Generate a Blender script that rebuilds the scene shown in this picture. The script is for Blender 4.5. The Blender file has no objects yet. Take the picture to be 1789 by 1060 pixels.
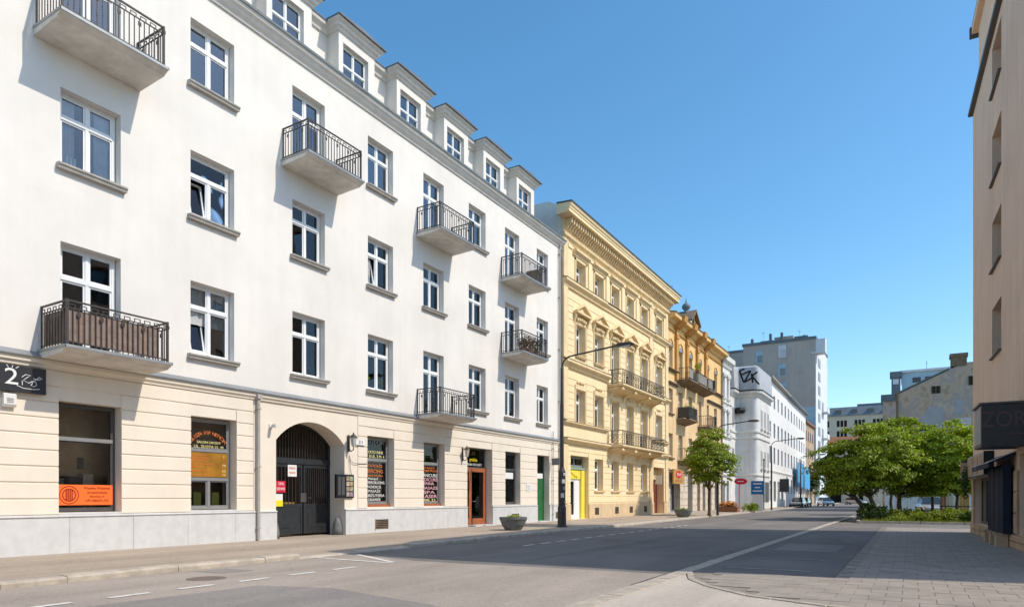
import bpy, bmesh, math, random
from mathutils import Vector, Matrix
random.seed(7)
R = math.radians
SC = bpy.context.scene
COL = SC.collection

# ------------------------------------------------------------------ camera, sky, sun, exposure
cam = bpy.data.cameras.new('camera')
cam.sensor_width = 36.0
cam.lens = 36.0 * 1160 / 1789
cam.shift_y = (868 - 530) / 1789
cam.clip_start = 0.1
cam.clip_end = 3000
camo = bpy.data.objects.new('camera', cam)
camo.location = (0, 0, 1.47)
camo.rotation_euler = (R(90), 0, math.atan((1590 - 894.5) / 1160))
COL.objects.link(camo)
SC.camera = camo

SUN_DIR = Vector((0.9766 * math.cos(R(47)), 0.215 * math.cos(R(47)), math.sin(R(47)))).normalized()
world = bpy.data.worlds.new('World')
SC.world = world
world.use_nodes = True
wn = world.node_tree.nodes
wl = world.node_tree.links
bg = wn['Background']
sky = wn.new('ShaderNodeTexSky')
sky.sky_type = 'NISHITA'
sky.sun_disc = False
sky.sun_elevation = R(47)
sky.sun_rotation = math.atan2(SUN_DIR.x, SUN_DIR.y)
sky.altitude = 300
sky.air_density = 1.0
sky.dust_density = 0.9
sky.ozone_density = 2.0
hs = wn.new('ShaderNodeHueSaturation')
hs.inputs['Saturation'].default_value = 1.24
hs.inputs['Hue'].default_value = 0.489
hs.inputs['Value'].default_value = 1.10
wl.new(sky.outputs[0], hs.inputs['Color'])
wl.new(hs.outputs[0], bg.inputs[0])
bg.inputs[1].default_value = 0.15
sun = bpy.data.lights.new('sun', 'SUN')
sun.energy = 2.72
sun.angle = R(0.53)
sun.color = (1.0, 0.915, 0.79)
suno = bpy.data.objects.new('sun', sun)
suno.rotation_euler = SUN_DIR.to_track_quat('Z', 'Y').to_euler()
suno.location = (40, 20, 60)
COL.objects.link(suno)
SC.view_settings.view_transform = 'Standard'
SC.view_settings.look = 'None'
SC.view_settings.gamma = 1
SC.view_settings.exposure = 0.45
SC.view_settings.use_curve_mapping = False
SC.cycles.caustics_reflective = False
SC.cycles.caustics_refractive = False

# ------------------------------------------------------------------ helpers
ORG = {}


def setp(o, label=None, cat=None, group=None, kind=None):
    if label: o['label'] = label
    if cat: o['category'] = cat
    if group: o['group'] = group
    if kind: o['kind'] = kind
    return o


def empty(name, base=(0, 0, 0), T=(0, 0, 0), rz=0.0, label=None, cat=None, group=None):
    """Empty at a thing's base; `base` is given in the thing's own frame, T and rz place that frame in the world."""
    o = bpy.data.objects.new(name, None)
    o.empty_display_size = 0.3
    o.location = Vector(T) + Matrix.Rotation(rz, 3, 'Z') @ Vector(base)
    o.rotation_euler = (0, 0, rz)
    COL.objects.link(o)
    ORG[o.name] = Vector(base)
    return setp(o, label, cat, group)


def inst(me, name, parent, at, rot=None, scale=None):
    o = bpy.data.objects.new(name, me)
    COL.objects.link(o)
    at = Vector(at)
    if parent is not None:
        o.parent = parent
        o.location = at - ORG[parent.name]
    else:
        o.location = at
    if rot: o.rotation_euler = rot
    if scale: o.scale = scale
    ORG[o.name] = at
    return o


class MB:
    def __init__(s):
        s.v = []; s.f = []; s.m = []

    def add(s, vs, fs, m=0):
        b = len(s.v)
        s.v += [tuple(p) for p in vs]
        for f in fs:
            s.f.append(tuple(b + i for i in f)); s.m.append(m)
        return s

    def quad(s, a, b, c, d, m=0):
        return s.add([a, b, c, d], [(0, 1, 2, 3)], m)

    def box(s, x0, x1, y0, y1, z0, z1, m=0):
        v = [(x, y, z) for z in (z0, z1) for y in (y0, y1) for x in (x0, x1)]
        return s.add(v, [(0, 2, 3, 1), (4, 5, 7, 6), (0, 1, 5, 4), (2, 6, 7, 3), (0, 4, 6, 2), (1, 3, 7, 5)], m)

    def prism(s, prof, a0, a1, axis, m=0):
        """closed 2-D profile extruded along an axis: 'y' takes (x,z), 'x' takes (y,z), 'z' takes (x,y)"""
        n = len(prof)
        def P(p, a):
            return {'y': (p[0], a, p[1]), 'x': (a, p[0], p[1]), 'z': (p[0], p[1], a)}[axis]
        v = [P(p, a0) for p in prof] + [P(p, a1) for p in prof]
        f = [(i, (i + 1) % n, n + (i + 1) % n, n + i) for i in range(n)]
        f += [tuple(range(n))[::-1], tuple(range(n, 2 * n))]
        return s.add(v, f, m)

    def tube(s, pts, rad, n=6, m=0):
        pts = [Vector(p) for p in pts]
        if not isinstance(rad, (list, tuple)): rad = [rad] * len(pts)
        v = []; f = []
        for i, p in enumerate(pts):
            d = (pts[min(i + 1, len(pts) - 1)] - pts[max(i - 1, 0)]).normalized()
            a = d.orthogonal() if i == 0 else (u - d * u.dot(d))
            u = a.normalized(); w = d.cross(u)
            for k in range(n):
                t = 2 * math.pi * k / n
                v.append(p + (u * math.cos(t) + w * math.sin(t)) * rad[i])
        for i in range(len(pts) - 1):
            for k in range(n):
                f.append((i * n + k, i * n + (k + 1) % n, (i + 1) * n + (k + 1) % n, (i + 1) * n + k))
        f += [tuple(range(n))[::-1], tuple(range(len(v) - n, len(v)))]
        return s.add(v, f, m)

    def lathe(s, prof, c=(0, 0, 0), n=16, m=0):
        v = []; f = []
        for r, z in prof:
            for k in range(n):
                t = 2 * math.pi * k / n
                v.append((c[0] + r * math.cos(t), c[1] + r * math.sin(t), c[2] + z))
        L = len(prof)
        for i in range(L - 1):
            for k in range(n):
                f.append((i * n + k, i * n + (k + 1) % n, (i + 1) * n + (k + 1) % n, (i + 1) * n + k))
        f += [tuple(range(n))[::-1], tuple(range((L - 1) * n, L * n))]
        return s.add(v, f, m)

    def ball(s, c, rx, ry, rz, n=10, k=6, m=0):
        v = []; f = []
        for i in range(k + 1):
            a = math.pi * i / k
            for j in range(n):
                t = 2 * math.pi * j / n
                rr = max(math.sin(a), 0.01)
                v.append((c[0] + rx * rr * math.cos(t), c[1] + ry * rr * math.sin(t), c[2] - rz * math.cos(a)))
        for i in range(k):
            for j in range(n):
                f.append((i * n + j, i * n + (j + 1) % n, (i + 1) * n + (j + 1) % n, (i + 1) * n + j))
        return s.add(v, f, m)

    def mesh(s, name, mats, at=(0, 0, 0), smooth=False, fix=True):
        me = bpy.data.meshes.new(name)
        ax, ay, az = at
        me.from_pydata([(x - ax, y - ay, z - az) for x, y, z in s.v], [], s.f)
        for m in (mats if isinstance(mats, (list, tuple)) else [mats]): me.materials.append(m)
        if any(s.m): me.polygons.foreach_set('material_index', s.m)
        if smooth: me.polygons.foreach_set('use_smooth', [True] * len(s.f))
        if fix:
            bm = bmesh.new(); bm.from_mesh(me)
            bmesh.ops.recalc_face_normals(bm, faces=bm.faces)
            bm.to_mesh(me); bm.free()
        me.update()
        return me

    def build(s, name, mats, parent=None, smooth=False, at=None, fix=True, kind=None):
        if at is None:
            xs, ys, zs = zip(*s.v)
            at = ((min(xs) + max(xs)) / 2, (min(ys) + max(ys)) / 2, min(zs))
        o = inst(s.mesh(name, mats, at, smooth, fix), name, parent, at)
        if kind: o['kind'] = kind
        return o


def holed(mb, y0, y1, z0, z1, holes, x=0.0, depth=0.25, m=0):
    """a facade sheet in the plane x with rectangular openings and their reveals"""
    ys = sorted({y0, y1, *[h[0] for h in holes], *[h[1] for h in holes]})
    zs = sorted({z0, z1, *[h[2] for h in holes], *[h[3] for h in holes]})
    ys = [y for y in ys if y0 <= y <= y1]; zs = [z for z in zs if z0 <= z <= z1]
    for a, b in zip(ys, ys[1:]):
        for c, d in zip(zs, zs[1:]):
            cy, cz = (a + b) / 2, (c + d) / 2
            if any(h[0] < cy < h[1] and h[2] < cz < h[3] for h in holes): continue
            mb.quad((x, a, c), (x, b, c), (x, b, d), (x, a, d), m)
    for h in holes:
        a, b, c, d = h[:4]
        e = h[4] if len(h) > 4 else depth
        mb.quad((x, a, c), (x, a, d), (x - e, a, d), (x - e, a, c), m)
        mb.quad((x, b, c), (x - e, b, c), (x - e, b, d), (x, b, d), m)
        mb.quad((x, a, d), (x, b, d), (x - e, b, d), (x - e, a, d), m)
        mb.quad((x, a, c), (x - e, a, c), (x - e, b, c), (x, b, c), m)


def courses(parent, mat, y0, y1, z0, z1, h, holes, x0=0.0, x1=0.026, gap=0.024, name='wall_course'):
    """horizontal stone or plaster courses, each stretch between openings a piece of its own"""
    n = max(1, round((z1 - z0) / h)); h = (z1 - z0) / n
    for i in range(n):
        a, b = z0 + i * h + gap / 2, z0 + (i + 1) * h - gap / 2
        cut = sorted([(q[0], q[1]) for q in holes if q[2] < b - 0.01 and q[3] > a + 0.01])
        segs = []; y = y0
        for c in cut:
            if c[0] - y > 0.05: segs.append((y, c[0]))
            y = max(y, c[1])
        if y1 - y > 0.05: segs.append((y, y1))
        for s0, s1 in segs:
            mb = MB()
            mb.prism([(x0, a), (x1 - 0.012, a), (x1, a + 0.012), (x1, b - 0.012), (x1 - 0.012, b), (x0, b)], s0, s1, 'y')
            mb.build(name, mat, parent)


# ------------------------------------------------------------------ materials
def node_mat(name):
    m = bpy.data.materials.new(name)
    m.use_nodes = True
    nt = m.node_tree
    return m, nt, nt.nodes, nt.links, nt.nodes['Principled BSDF']


def P(name, col, rough=0.8, var=0.10, scale=1.2, bump=0.15, bscale=60, spec=0.3, metal=0.0, streak=0.0, dirt=None, coat=0.0):
    m, nt, N, L, b = node_mat(name)
    b.inputs['Roughness'].default_value = rough
    b.inputs['Specular IOR Level'].default_value = spec
    b.inputs['Metallic'].default_value = metal
    b.inputs['Coat Weight'].default_value = coat
    geo = N.new('ShaderNodeNewGeometry')
    n1 = N.new('ShaderNodeTexNoise'); n1.inputs['Scale'].default_value = scale
    n1.inputs['Detail'].default_value = 6; n1.inputs['Roughness'].default_value = 0.62
    L.new(geo.outputs['Position'], n1.inputs['Vector'])
    rp = N.new('ShaderNodeValToRGB')
    d = [max(0, c * (1 - var)) for c in col]; u = [min(1, c * (1 + var * 0.6)) for c in col]
    if dirt: d = list(dirt)
    rp.color_ramp.elements[0].position = 0.3; rp.color_ramp.elements[0].color = (*d, 1)
    rp.color_ramp.elements[1].position = 0.62; rp.color_ramp.elements[1].color = (*u, 1)
    L.new(n1.outputs['Fac'], rp.inputs['Fac'])
    out = rp.outputs['Color']
    if streak:
        mp = N.new('ShaderNodeMapping'); mp.inputs['Scale'].default_value = (2.2, 2.2, 0.13)
        L.new(geo.outputs['Position'], mp.inputs['Vector'])
        n3 = N.new('ShaderNodeTexNoise'); n3.inputs['Scale'].default_value = 1.6; n3.inputs['Detail'].default_value = 5
        L.new(mp.outputs['Vector'], n3.inputs['Vector'])
        r3 = N.new('ShaderNodeValToRGB')
        r3.color_ramp.elements[0].position = 0.32; r3.color_ramp.elements[0].color = (1 - streak, 1 - streak * 1.05, 1 - streak * 1.2, 1)
        r3.color_ramp.elements[1].position = 0.58; r3.color_ramp.elements[1].color = (1, 1, 1, 1)
        L.new(n3.outputs['Fac'], r3.inputs['Fac'])
        mx = N.new('ShaderNodeMix'); mx.data_type = 'RGBA'; mx.blend_type = 'MULTIPLY'; mx.inputs[0].default_value = 1
        L.new(out, mx.inputs[6]); L.new(r3.outputs['Color'], mx.inputs[7])
        out = mx.outputs[2]
    L.new(out, b.inputs['Base Color'])
    if bump:
        n2 = N.new('ShaderNodeTexNoise'); n2.inputs['Scale'].default_value = bscale; n2.inputs['Detail'].default_value = 4
        L.new(geo.outputs['Position'], n2.inputs['Vector'])
        bp = N.new('ShaderNodeBump'); bp.inputs['Strength'].default_value = bump; bp.inputs['Distance'].default_value = 0.02
        L.new(n2.outputs['Fac'], bp.inputs['Height']); L.new(bp.outputs['Normal'], b.inputs['Normal'])
    return m


def glass_mat(name, tint=(0.55, 0.6, 0.62), ior=1.75, wave=0.012):
    m, nt, N, L, b = node_mat(name)
    N.remove(b)
    out = N['Material Output']
    tr = N.new('ShaderNodeBsdfTransparent'); tr.inputs['Color'].default_value = (*tint, 1)
    gl = N.new('ShaderNodeBsdfGlossy'); gl.inputs['Roughness'].default_value = 0.015; gl.inputs['Color'].default_value = (0.95, 0.97, 1, 1)
    fr = N.new('ShaderNodeFresnel'); fr.inputs['IOR'].default_value = ior
    mx = N.new('ShaderNodeMixShader')
    geo = N.new('ShaderNodeNewGeometry')
    n = N.new('ShaderNodeTexNoise'); n.inputs['Scale'].default_value = 0.9; n.inputs['Detail'].default_value = 1
    L.new(geo.outputs['Position'], n.inputs['Vector'])
    bp = N.new('ShaderNodeBump'); bp.inputs['Strength'].default_value = 0.35; bp.inputs['Distance'].default_value = wave * 2
    L.new(n.outputs['Fac'], bp.inputs['Height']); L.new(bp.outputs['Normal'], gl.inputs['Normal'])
    L.new(fr.outputs[0], mx.inputs[0]); L.new(tr.outputs[0], mx.inputs[1]); L.new(gl.outputs[0], mx.inputs[2])
    L.new(mx.outputs[0], out.inputs['Surface'])
    return m


def leaf_mat(name, c0, c1, trans=0.35):
    m, nt, N, L, b = node_mat(name)
    N.remove(b)
    out = N['Material Output']
    geo = N.new('ShaderNodeNewGeometry')
    rp = N.new('ShaderNodeValToRGB')
    rp.color_ramp.elements[0].color = (*c0, 1); rp.color_ramp.elements[1].color = (*c1, 1)
    L.new(geo.outputs['Random Per Island'], rp.inputs['Fac'])
    d = N.new('ShaderNodeBsdfPrincipled'); d.inputs['Roughness'].default_value = 0.55; d.inputs['Specular IOR Level'].default_value = 0.35
    t = N.new('ShaderNodeBsdfTranslucent')
    g = N.new('ShaderNodeMix'); g.data_type = 'RGBA'; g.blend_type = 'MULTIPLY'; g.inputs[0].default_value = 1
    g.inputs[7].default_value = (1.5, 1.5, 0.5, 1)
    L.new(rp.outputs[0], d.inputs['Base Color']); L.new(rp.outputs[0], g.inputs[6]); L.new(g.outputs[2], t.inputs['Color'])
    mx = N.new('ShaderNodeMixShader'); mx.inputs[0].default_value = trans
    L.new(d.outputs[0], mx.inputs[1]); L.new(t.outputs[0], mx.inputs[2]); L.new(mx.outputs[0], out.inputs['Surface'])
    return m


def asphalt_mat(name, col, patch=0.35, spots=0.5):
    m, nt, N, L, b = node_mat(name)
    b.inputs['Roughness'].default_value = 0.85; b.inputs['Specular IOR Level'].default_value = 0.25
    geo = N.new('ShaderNodeNewGeometry')
    def noise(s, det=5, r=0.6, stretch=None):
        n = N.new('ShaderNodeTexNoise'); n.inputs['Scale'].default_value = s; n.inputs['Detail'].default_value = det; n.inputs['Roughness'].default_value = r
        if stretch:
            mp = N.new('ShaderNodeMapping'); mp.inputs['Scale'].default_value = stretch
            L.new(geo.outputs['Position'], mp.inputs['Vector']); L.new(mp.outputs[0], n.inputs['Vector'])
        else:
            L.new(geo.outputs['Position'], n.inputs['Vector'])
        return n
    def ramp(src, p0, c0, p1, c1):
        r = N.new('ShaderNodeValToRGB')
        r.color_ramp.elements[0].position = p0; r.color_ramp.elements[0].color = (c0, c0, c0, 1)
        r.color_ramp.elements[1].position = p1; r.color_ramp.elements[1].color = (c1, c1, c1, 1)
        L.new(src, r.inputs['Fac']); return r.outputs['Color']
    def mul(a, bb):
        x = N.new('ShaderNodeMix'); x.data_type = 'RGBA'; x.blend_type = 'MULTIPLY'; x.inputs[0].default_value = 1
        L.new(a, x.inputs[6]); L.new(bb, x.inputs[7]); return x.outputs[2]
    rgb = N.new('ShaderNodeRGB'); rgb.outputs[0].default_value = (*col, 1)
    o = mul(rgb.outputs[0], ramp(noise(0.25, 4).outputs['Fac'], 0.35, 1 - patch, 0.6, 1.05))
    o = mul(o, ramp(noise(0.9, 5, stretch=(1.0, 0.12, 1)).outputs['Fac'], 0.33, 0.84, 0.6, 1.04))
    o = mul(o, ramp(noise(45, 3, 0.7).outputs['Fac'], 0.3, 1 - spots * 0.6, 0.7, 1.12))
    o = mul(o, ramp(noise(11, 3, 0.75).outputs['Fac'], 0.32, 0.88, 0.62, 1.05))
    vo = N.new('ShaderNodeTexVoronoi'); vo.feature = 'DISTANCE_TO_EDGE'; vo.inputs['Scale'].default_value = 0.33
    wv = noise(1.1, 4)
    ad = N.new('ShaderNodeMixRGB'); ad.blend_type = 'ADD'; ad.inputs[0].default_value = 0.9
    L.new(geo.outputs['Position'], ad.inputs[1]); L.new(wv.outputs['Color'], ad.inputs[2]); L.new(ad.outputs[0], vo.inputs['Vector'])
    o = mul(o, ramp(vo.outputs['Distance'], 0.0, 0.86, 0.008, 1.0))
    L.new(o, b.inputs['Base Color'])
    n2 = noise(120, 3, 0.7)
    bp = N.new('ShaderNodeBump'); bp.inputs['Strength'].default_value = 0.35; bp.inputs['Distance'].default_value = 0.02
    L.new(n2.outputs['Fac'], bp.inputs['Height']); L.new(bp.outputs['Normal'], b.inputs['Normal'])
    return m


M = {}
M['white'] = P('white_plaster', (0.79, 0.745, 0.685), 0.9, 0.075, 0.4, 0.18, 60, streak=0.03)
M['trim_w'] = P('pale_grey_trim', (0.72, 0.69, 0.64), 0.85, 0.07, 2.0, 0.1, 80, streak=0.06)
M['cream'] = P('cream_plaster', (0.805, 0.715, 0.595), 0.9, 0.05, 0.8, 0.12, 90, streak=0.03)
M['granite'] = P('pale_granite', (0.62, 0.61, 0.60), 0.6, 0.08, 4, 0.05, 150, streak=0.05)
M['flash'] = P('zinc_flashing', (0.30, 0.32, 0.33), 0.5, 0.15, 2, 0.05, 30, spec=0.5, metal=0.5)
M['sill'] = P('stone_sill', (0.42, 0.395, 0.355), 0.85, 0.15, 3, 0.15, 60, streak=0.1)
M['slab'] = P('balcony_concrete', (0.68, 0.64, 0.58), 0.9, 0.15, 1.5, 0.15, 50, streak=0.12)
M['upvc'] = P('white_window_frame', (0.80, 0.80, 0.79), 0.35, 0.03, 5, 0, spec=0.5)
M['frame_d'] = P('dark_grey_frame', (0.075, 0.07, 0.07), 0.5, 0.15, 5, 0, spec=0.5)
M['frame_g'] = P('grey_frame', (0.24, 0.24, 0.24), 0.45, 0.1, 5, 0, spec=0.5)
M['iron'] = P('wrought_iron', (0.045, 0.036, 0.032), 0.55, 0.3, 12, 0.1, 80, spec=0.5)
M['gate'] = P('dark_gate_paint', (0.020, 0.022, 0.025), 0.5, 0.35, 6, 0.1, 60, spec=0.5)
M['dark'] = P('dark_interior', (0.030, 0.026, 0.022), 0.9, 0.5, 0.6, 0)
M['shopwall'] = P('brown_shop_wall', (0.50, 0.36, 0.22), 0.9, 0.3, 1.2, 0)
M['curtain'] = P('net_curtain', (0.55, 0.55, 0.54), 0.9, 0.2, 3, 0)
M['curtain_d'] = P('dim_curtain', (0.16, 0.15, 0.14), 0.9, 0.4, 2, 0)
M['curtain_v'] = P('violet_curtain', (0.22, 0.15, 0.24), 0.9, 0.3, 2, 0)
M['curtain_t'] = P('teal_curtain', (0.10, 0.25, 0.26), 0.9, 0.3, 2, 0)
M['glass'] = glass_mat('window_glass', (0.90, 0.92, 0.93), 2.5)
M['glass_d'] = glass_mat('lower_window_glass', (0.90, 0.92, 0.93), 1.55)
M['glass_s'] = glass_mat('shop_glass', (0.92, 0.91, 0.89), 1.45, 0.006)
M['roof'] = P('sheet_metal_roof', (0.16, 0.17, 0.18), 0.5, 0.2, 1, 0.05, 20, spec=0.5, metal=0.3)
M['yellow'] = P('yellow_plaster', (0.87, 0.69, 0.42), 0.9, 0.06, 0.8, 0.12, 80, streak=0.05)
M['yellow_t'] = P('yellow_trim', (0.80, 0.615, 0.36), 0.9, 0.10, 1.5, 0.12, 80, streak=0.10)
M['yellow_p'] = P('peach_plinth', (0.66, 0.49, 0.30), 0.9, 0.12, 1.5, 0.12, 60, streak=0.15)
M['ygate'] = P('yellow_door_surround', (0.80, 0.66, 0.08), 0.5, 0.08, 2, 0)
M['green_t'] = P('mint_cornice', (0.42, 0.60, 0.48), 0.6, 0.1, 2, 0)
M['orange'] = P('ochre_plaster', (0.77, 0.52, 0.235), 0.9, 0.10, 0.7, 0.12, 80, streak=0.08)
M['orange_d'] = P('ochre_pilaster', (0.58, 0.30, 0.085), 0.9, 0.12, 0.9, 0.12, 80, streak=0.1)
M['apricot'] = P('apricot_plaster', (0.76, 0.53, 0.29), 0.9, 0.10, 0.7, 0.12, 80, streak=0.10)
M['oldstone'] = P('worn_stone_piers', (0.62, 0.53, 0.42), 0.9, 0.25, 2.5, 0.2, 40, streak=0.15)
M['cap'] = P('dark_stone_moulding', (0.20, 0.145, 0.095), 0.85, 0.3, 3, 0.1, 50)
M['grey_w'] = P('old_white_plaster', (0.70, 0.68, 0.65), 0.9, 0.10, 0.8, 0.12, 60, streak=0.12)
M['white2'] = P('bright_white_plaster', (0.80, 0.775, 0.745), 0.9, 0.06, 0.6, 0.05, 60, streak=0.04)
M['mansard'] = P('grey_mansard_sheet', (0.42, 0.42, 0.44), 0.6, 0.12, 1.5, 0.03, 30, spec=0.4)
M['black'] = P('black_paint', (0.012, 0.012, 0.014), 0.5, 0.2, 8, 0)
M['tower'] = P('grey_tower_render', (0.46, 0.41, 0.365), 0.9, 0.12, 0.35, 0.05, 10, streak=0.08)
M['tower_b'] = P('pale_blue_render', (0.36, 0.52, 0.60), 0.9, 0.10, 0.4, 0.05, 10, streak=0.06)
M['tower_w'] = P('white_tower_render', (0.66, 0.69, 0.72), 0.9, 0.06, 0.4, 0, streak=0.05)
M['tower_r'] = P('dark_tower_roof', (0.14, 0.17, 0.19), 0.7, 0.2, 1, 0)
M['beige'] = P('beige_render', (0.76, 0.555, 0.405), 0.92, 0.07, 0.5, 0.15, 70, streak=0.10)
M['end_w'] = P('pale_yellow_render', (0.62, 0.55, 0.42), 0.9, 0.08, 0.4, 0, streak=0.05)
M['end_r'] = P('slate_roof', (0.16, 0.19, 0.21), 0.8, 0.2, 0.6, 0)
M['brown'] = P('brown_old_plaster', (0.46, 0.33, 0.22), 0.9, 0.25, 0.8, 0.1, 40, streak=0.2)
M['blue_net'] = P('blue_scaffold_net', (0.08, 0.33, 0.58), 0.8, 0.25, 1.2, 0.1, 30)
M['teal'] = P('teal_awning_cloth', (0.02, 0.22, 0.22), 0.8, 0.2, 2, 0)
M['timber'] = P('brown_door_timber', (0.36, 0.105, 0.035), 0.45, 0.25, 4, 0.05, 40, spec=0.4)
M['door_g'] = P('green_door_paint', (0.018, 0.13, 0.035), 0.45, 0.2, 4, 0, spec=0.4)
M['door_r'] = P('dull_red_door', (0.20, 0.04, 0.03), 0.5, 0.25, 4, 0)
M['door_gr'] = P('grey_blue_door', (0.15, 0.17, 0.20), 0.5, 0.15, 4, 0)
M['sign_k'] = P('black_sign_board', (0.018, 0.019, 0.024), 0.45, 0.2, 6, 0, spec=0.5)
M['sign_o'] = P('orange_banner', (0.95, 0.17, 0.03), 0.5, 0.05, 3, 0)
M['sign_ob'] = P('amber_poster', (0.34, 0.16, 0.015), 0.5, 0.3, 3, 0)
M['sign_do'] = P('dark_orange_print', (0.72, 0.20, 0.06), 0.6, 0.05, 3, 0)
M['print_r'] = P('dark_red_print', (0.30, 0.03, 0.01), 0.6, 0.05, 3, 0)
M['print_w'] = P('white_print', (0.80, 0.80, 0.78), 0.6, 0.03, 3, 0)
M['print_y'] = P('pale_yellow_print', (0.85, 0.75, 0.35), 0.6, 0.05, 3, 0)
M['print_p'] = P('pink_print', (0.80, 0.45, 0.50), 0.6, 0.05, 3, 0)
M['print_dim'] = P('dim_purple_print', (0.10, 0.06, 0.075), 0.6, 0.05, 3, 0)
M['paper'] = P('white_paper', (0.78, 0.77, 0.75), 0.7, 0.05, 8, 0)
M['red'] = P('red_sign_paint', (0.62, 0.015, 0.05), 0.5, 0.08, 4, 0)
M['yel'] = P('yellow_sign_paint', (0.85, 0.68, 0.02), 0.5, 0.05, 4, 0)
M['blue'] = P('blue_sign_paint', (0.015, 0.17, 0.42), 0.5, 0.08, 4, 0)
M['amber'] = P('amber_board', (0.50, 0.27, 0.07), 0.55, 0.15, 3, 0)
M['navy'] = P('navy_cloth', (0.010, 0.016, 0.035), 0.75, 0.3, 3, 0)
M['rust'] = P('rust_timber', (0.28, 0.12, 0.06), 0.6, 0.3, 4, 0)
M['plastic'] = P('white_plastic', (0.72, 0.70, 0.66), 0.5, 0.05, 5, 0)
M['lampmetal'] = P('lamp_post_paint', (0.040, 0.038, 0.036), 0.5, 0.35, 9, 0.08, 50, spec=0.5)
M['lampglass'] = P('lamp_glass', (0.55, 0.52, 0.46), 0.25, 0.05, 5, 0, spec=0.6)
M['bowl'] = P('concrete_bowl', (0.17, 0.175, 0.17), 0.85, 0.25, 5, 0.2, 50)
M['soil'] = P('soil', (0.06, 0.045, 0.03), 0.95, 0.3, 8, 0.3, 40)
M['screen'] = P('brown_reed_screen', (0.27, 0.195, 0.16), 0.9, 0.25, 6, 0.1, 60)
M['bark'] = P('tree_bark', (0.095, 0.07, 0.05), 0.95, 0.4, 6, 0.5, 30)
M['pipe'] = P('grey_downpipe', (0.40, 0.37, 0.33), 0.55, 0.15, 4, 0, spec=0.4)
M['kerb'] = P('granite_kerb', (0.46, 0.395, 0.32), 0.85, 0.25, 3.0, 0.25, 60)
M['pave_l'] = asphalt_mat('footway_surface', (0.44, 0.355, 0.275), 0.10, 0.3)
M['road'] = asphalt_mat('asphalt_road', (0.245, 0.219, 0.198), 0.16, 0.6)  # colour darkened so the cast shadow lying on it looks deeper
M['road_lit_tint'] = asphalt_mat('lit_road_tint', (0.430, 0.362, 0.305), 0.12, 0.55)  # warmer asphalt, also made paler than the road to carry sunlight
M['road_new'] = asphalt_mat('asphalt_patch', (0.290, 0.260, 0.235), 0.10, 0.35)
M['layby'] = asphalt_mat('layby_asphalt', (0.235, 0.208, 0.19), 0.2, 0.6)  # colour lowered to deepen the shade over the parking strip
M['concrete'] = asphalt_mat('concrete_apron', (0.55, 0.475, 0.40), 0.08, 0.2)
M['paver'] = P('paving_slab_concrete', (0.335, 0.285, 0.24), 0.9, 0.16, 1.6, 0.25, 60)
M['joint'] = P('sand_joint', (0.275, 0.232, 0.195), 0.95, 0.2, 6, 0.2, 60)
M['paint'] = P('worn_road_paint', (0.80, 0.77, 0.72), 0.8, 0.0, 9, 0.1, 80, dirt=(0.50, 0.46, 0.41))
M['paint_f'] = P('faded_road_paint', (0.40, 0.37, 0.34), 0.8, 0.0, 3, 0.1, 80, dirt=(0.235, 0.21, 0.19))
M['manhole'] = P('rusty_iron_cover', (0.17, 0.125, 0.105), 0.7, 0.3, 12, 0.2, 60)
M['tar'] = P('bitumen_seam', (0.055, 0.052, 0.05), 0.6, 0.3, 6, 0.1, 60)
M['ground'] = P('ground', (0.25, 0.22, 0.18), 0.95, 0.2, 0.3, 0.2, 20)
M['grass'] = P('grass_ground', (0.09, 0.11, 0.03), 0.95, 0.4, 1.5, 0.5, 30)
M['leaf'] = leaf_mat('maple_leaves', (0.09, 0.155, 0.010), (0.38, 0.44, 0.030), 0.30)
M['leaf_y'] = leaf_mat('young_leaves', (0.14, 0.22, 0.014), (0.45, 0.52, 0.040), 0.33)
M['leaf_s'] = leaf_mat('shrub_leaves', (0.10, 0.15, 0.015), (0.30, 0.32, 0.035), 0.35)
M['leaf_d'] = leaf_mat('dark_leaves', (0.02, 0.045, 0.008), (0.05, 0.085, 0.016), 0.3)
M['flower'] = leaf_mat('orange_flowers', (0.55, 0.18, 0.02), (0.65, 0.32, 0.05), 0.3)
M['flower_r'] = leaf_mat('balcony_flowers', (0.20, 0.05, 0.03), (0.10, 0.12, 0.02), 0.3)
M['car_b'] = P('steel_blue_car_paint', (0.20, 0.29, 0.37), 0.25, 0.05, 3, 0, spec=0.6, metal=0.3, coat=1.0)
M['car_d'] = P('dark_car_paint', (0.04, 0.06, 0.075), 0.25, 0.05, 3, 0, spec=0.6, coat=1.0)
M['car_w'] = P('silver_car_paint', (0.52, 0.52, 0.52), 0.25, 0.05, 3, 0, spec=0.6, metal=0.3, coat=1.0)
M['tyre'] = P('tyre_rubber', (0.02, 0.02, 0.02), 0.85, 0.2, 8, 0)
M['rim'] = P('wheel_rim', (0.45, 0.45, 0.46), 0.35, 0.05, 8, 0, metal=0.7)
M['lens'] = P('lamp_lens', (0.6, 0.6, 0.6), 0.15, 0.02, 8, 0, spec=0.7)
M['carglass'] = P('car_glass', (0.02, 0.028, 0.032), 0.06, 0.05, 3, 0, spec=0.8)
M['wallgrey'] = None


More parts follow.
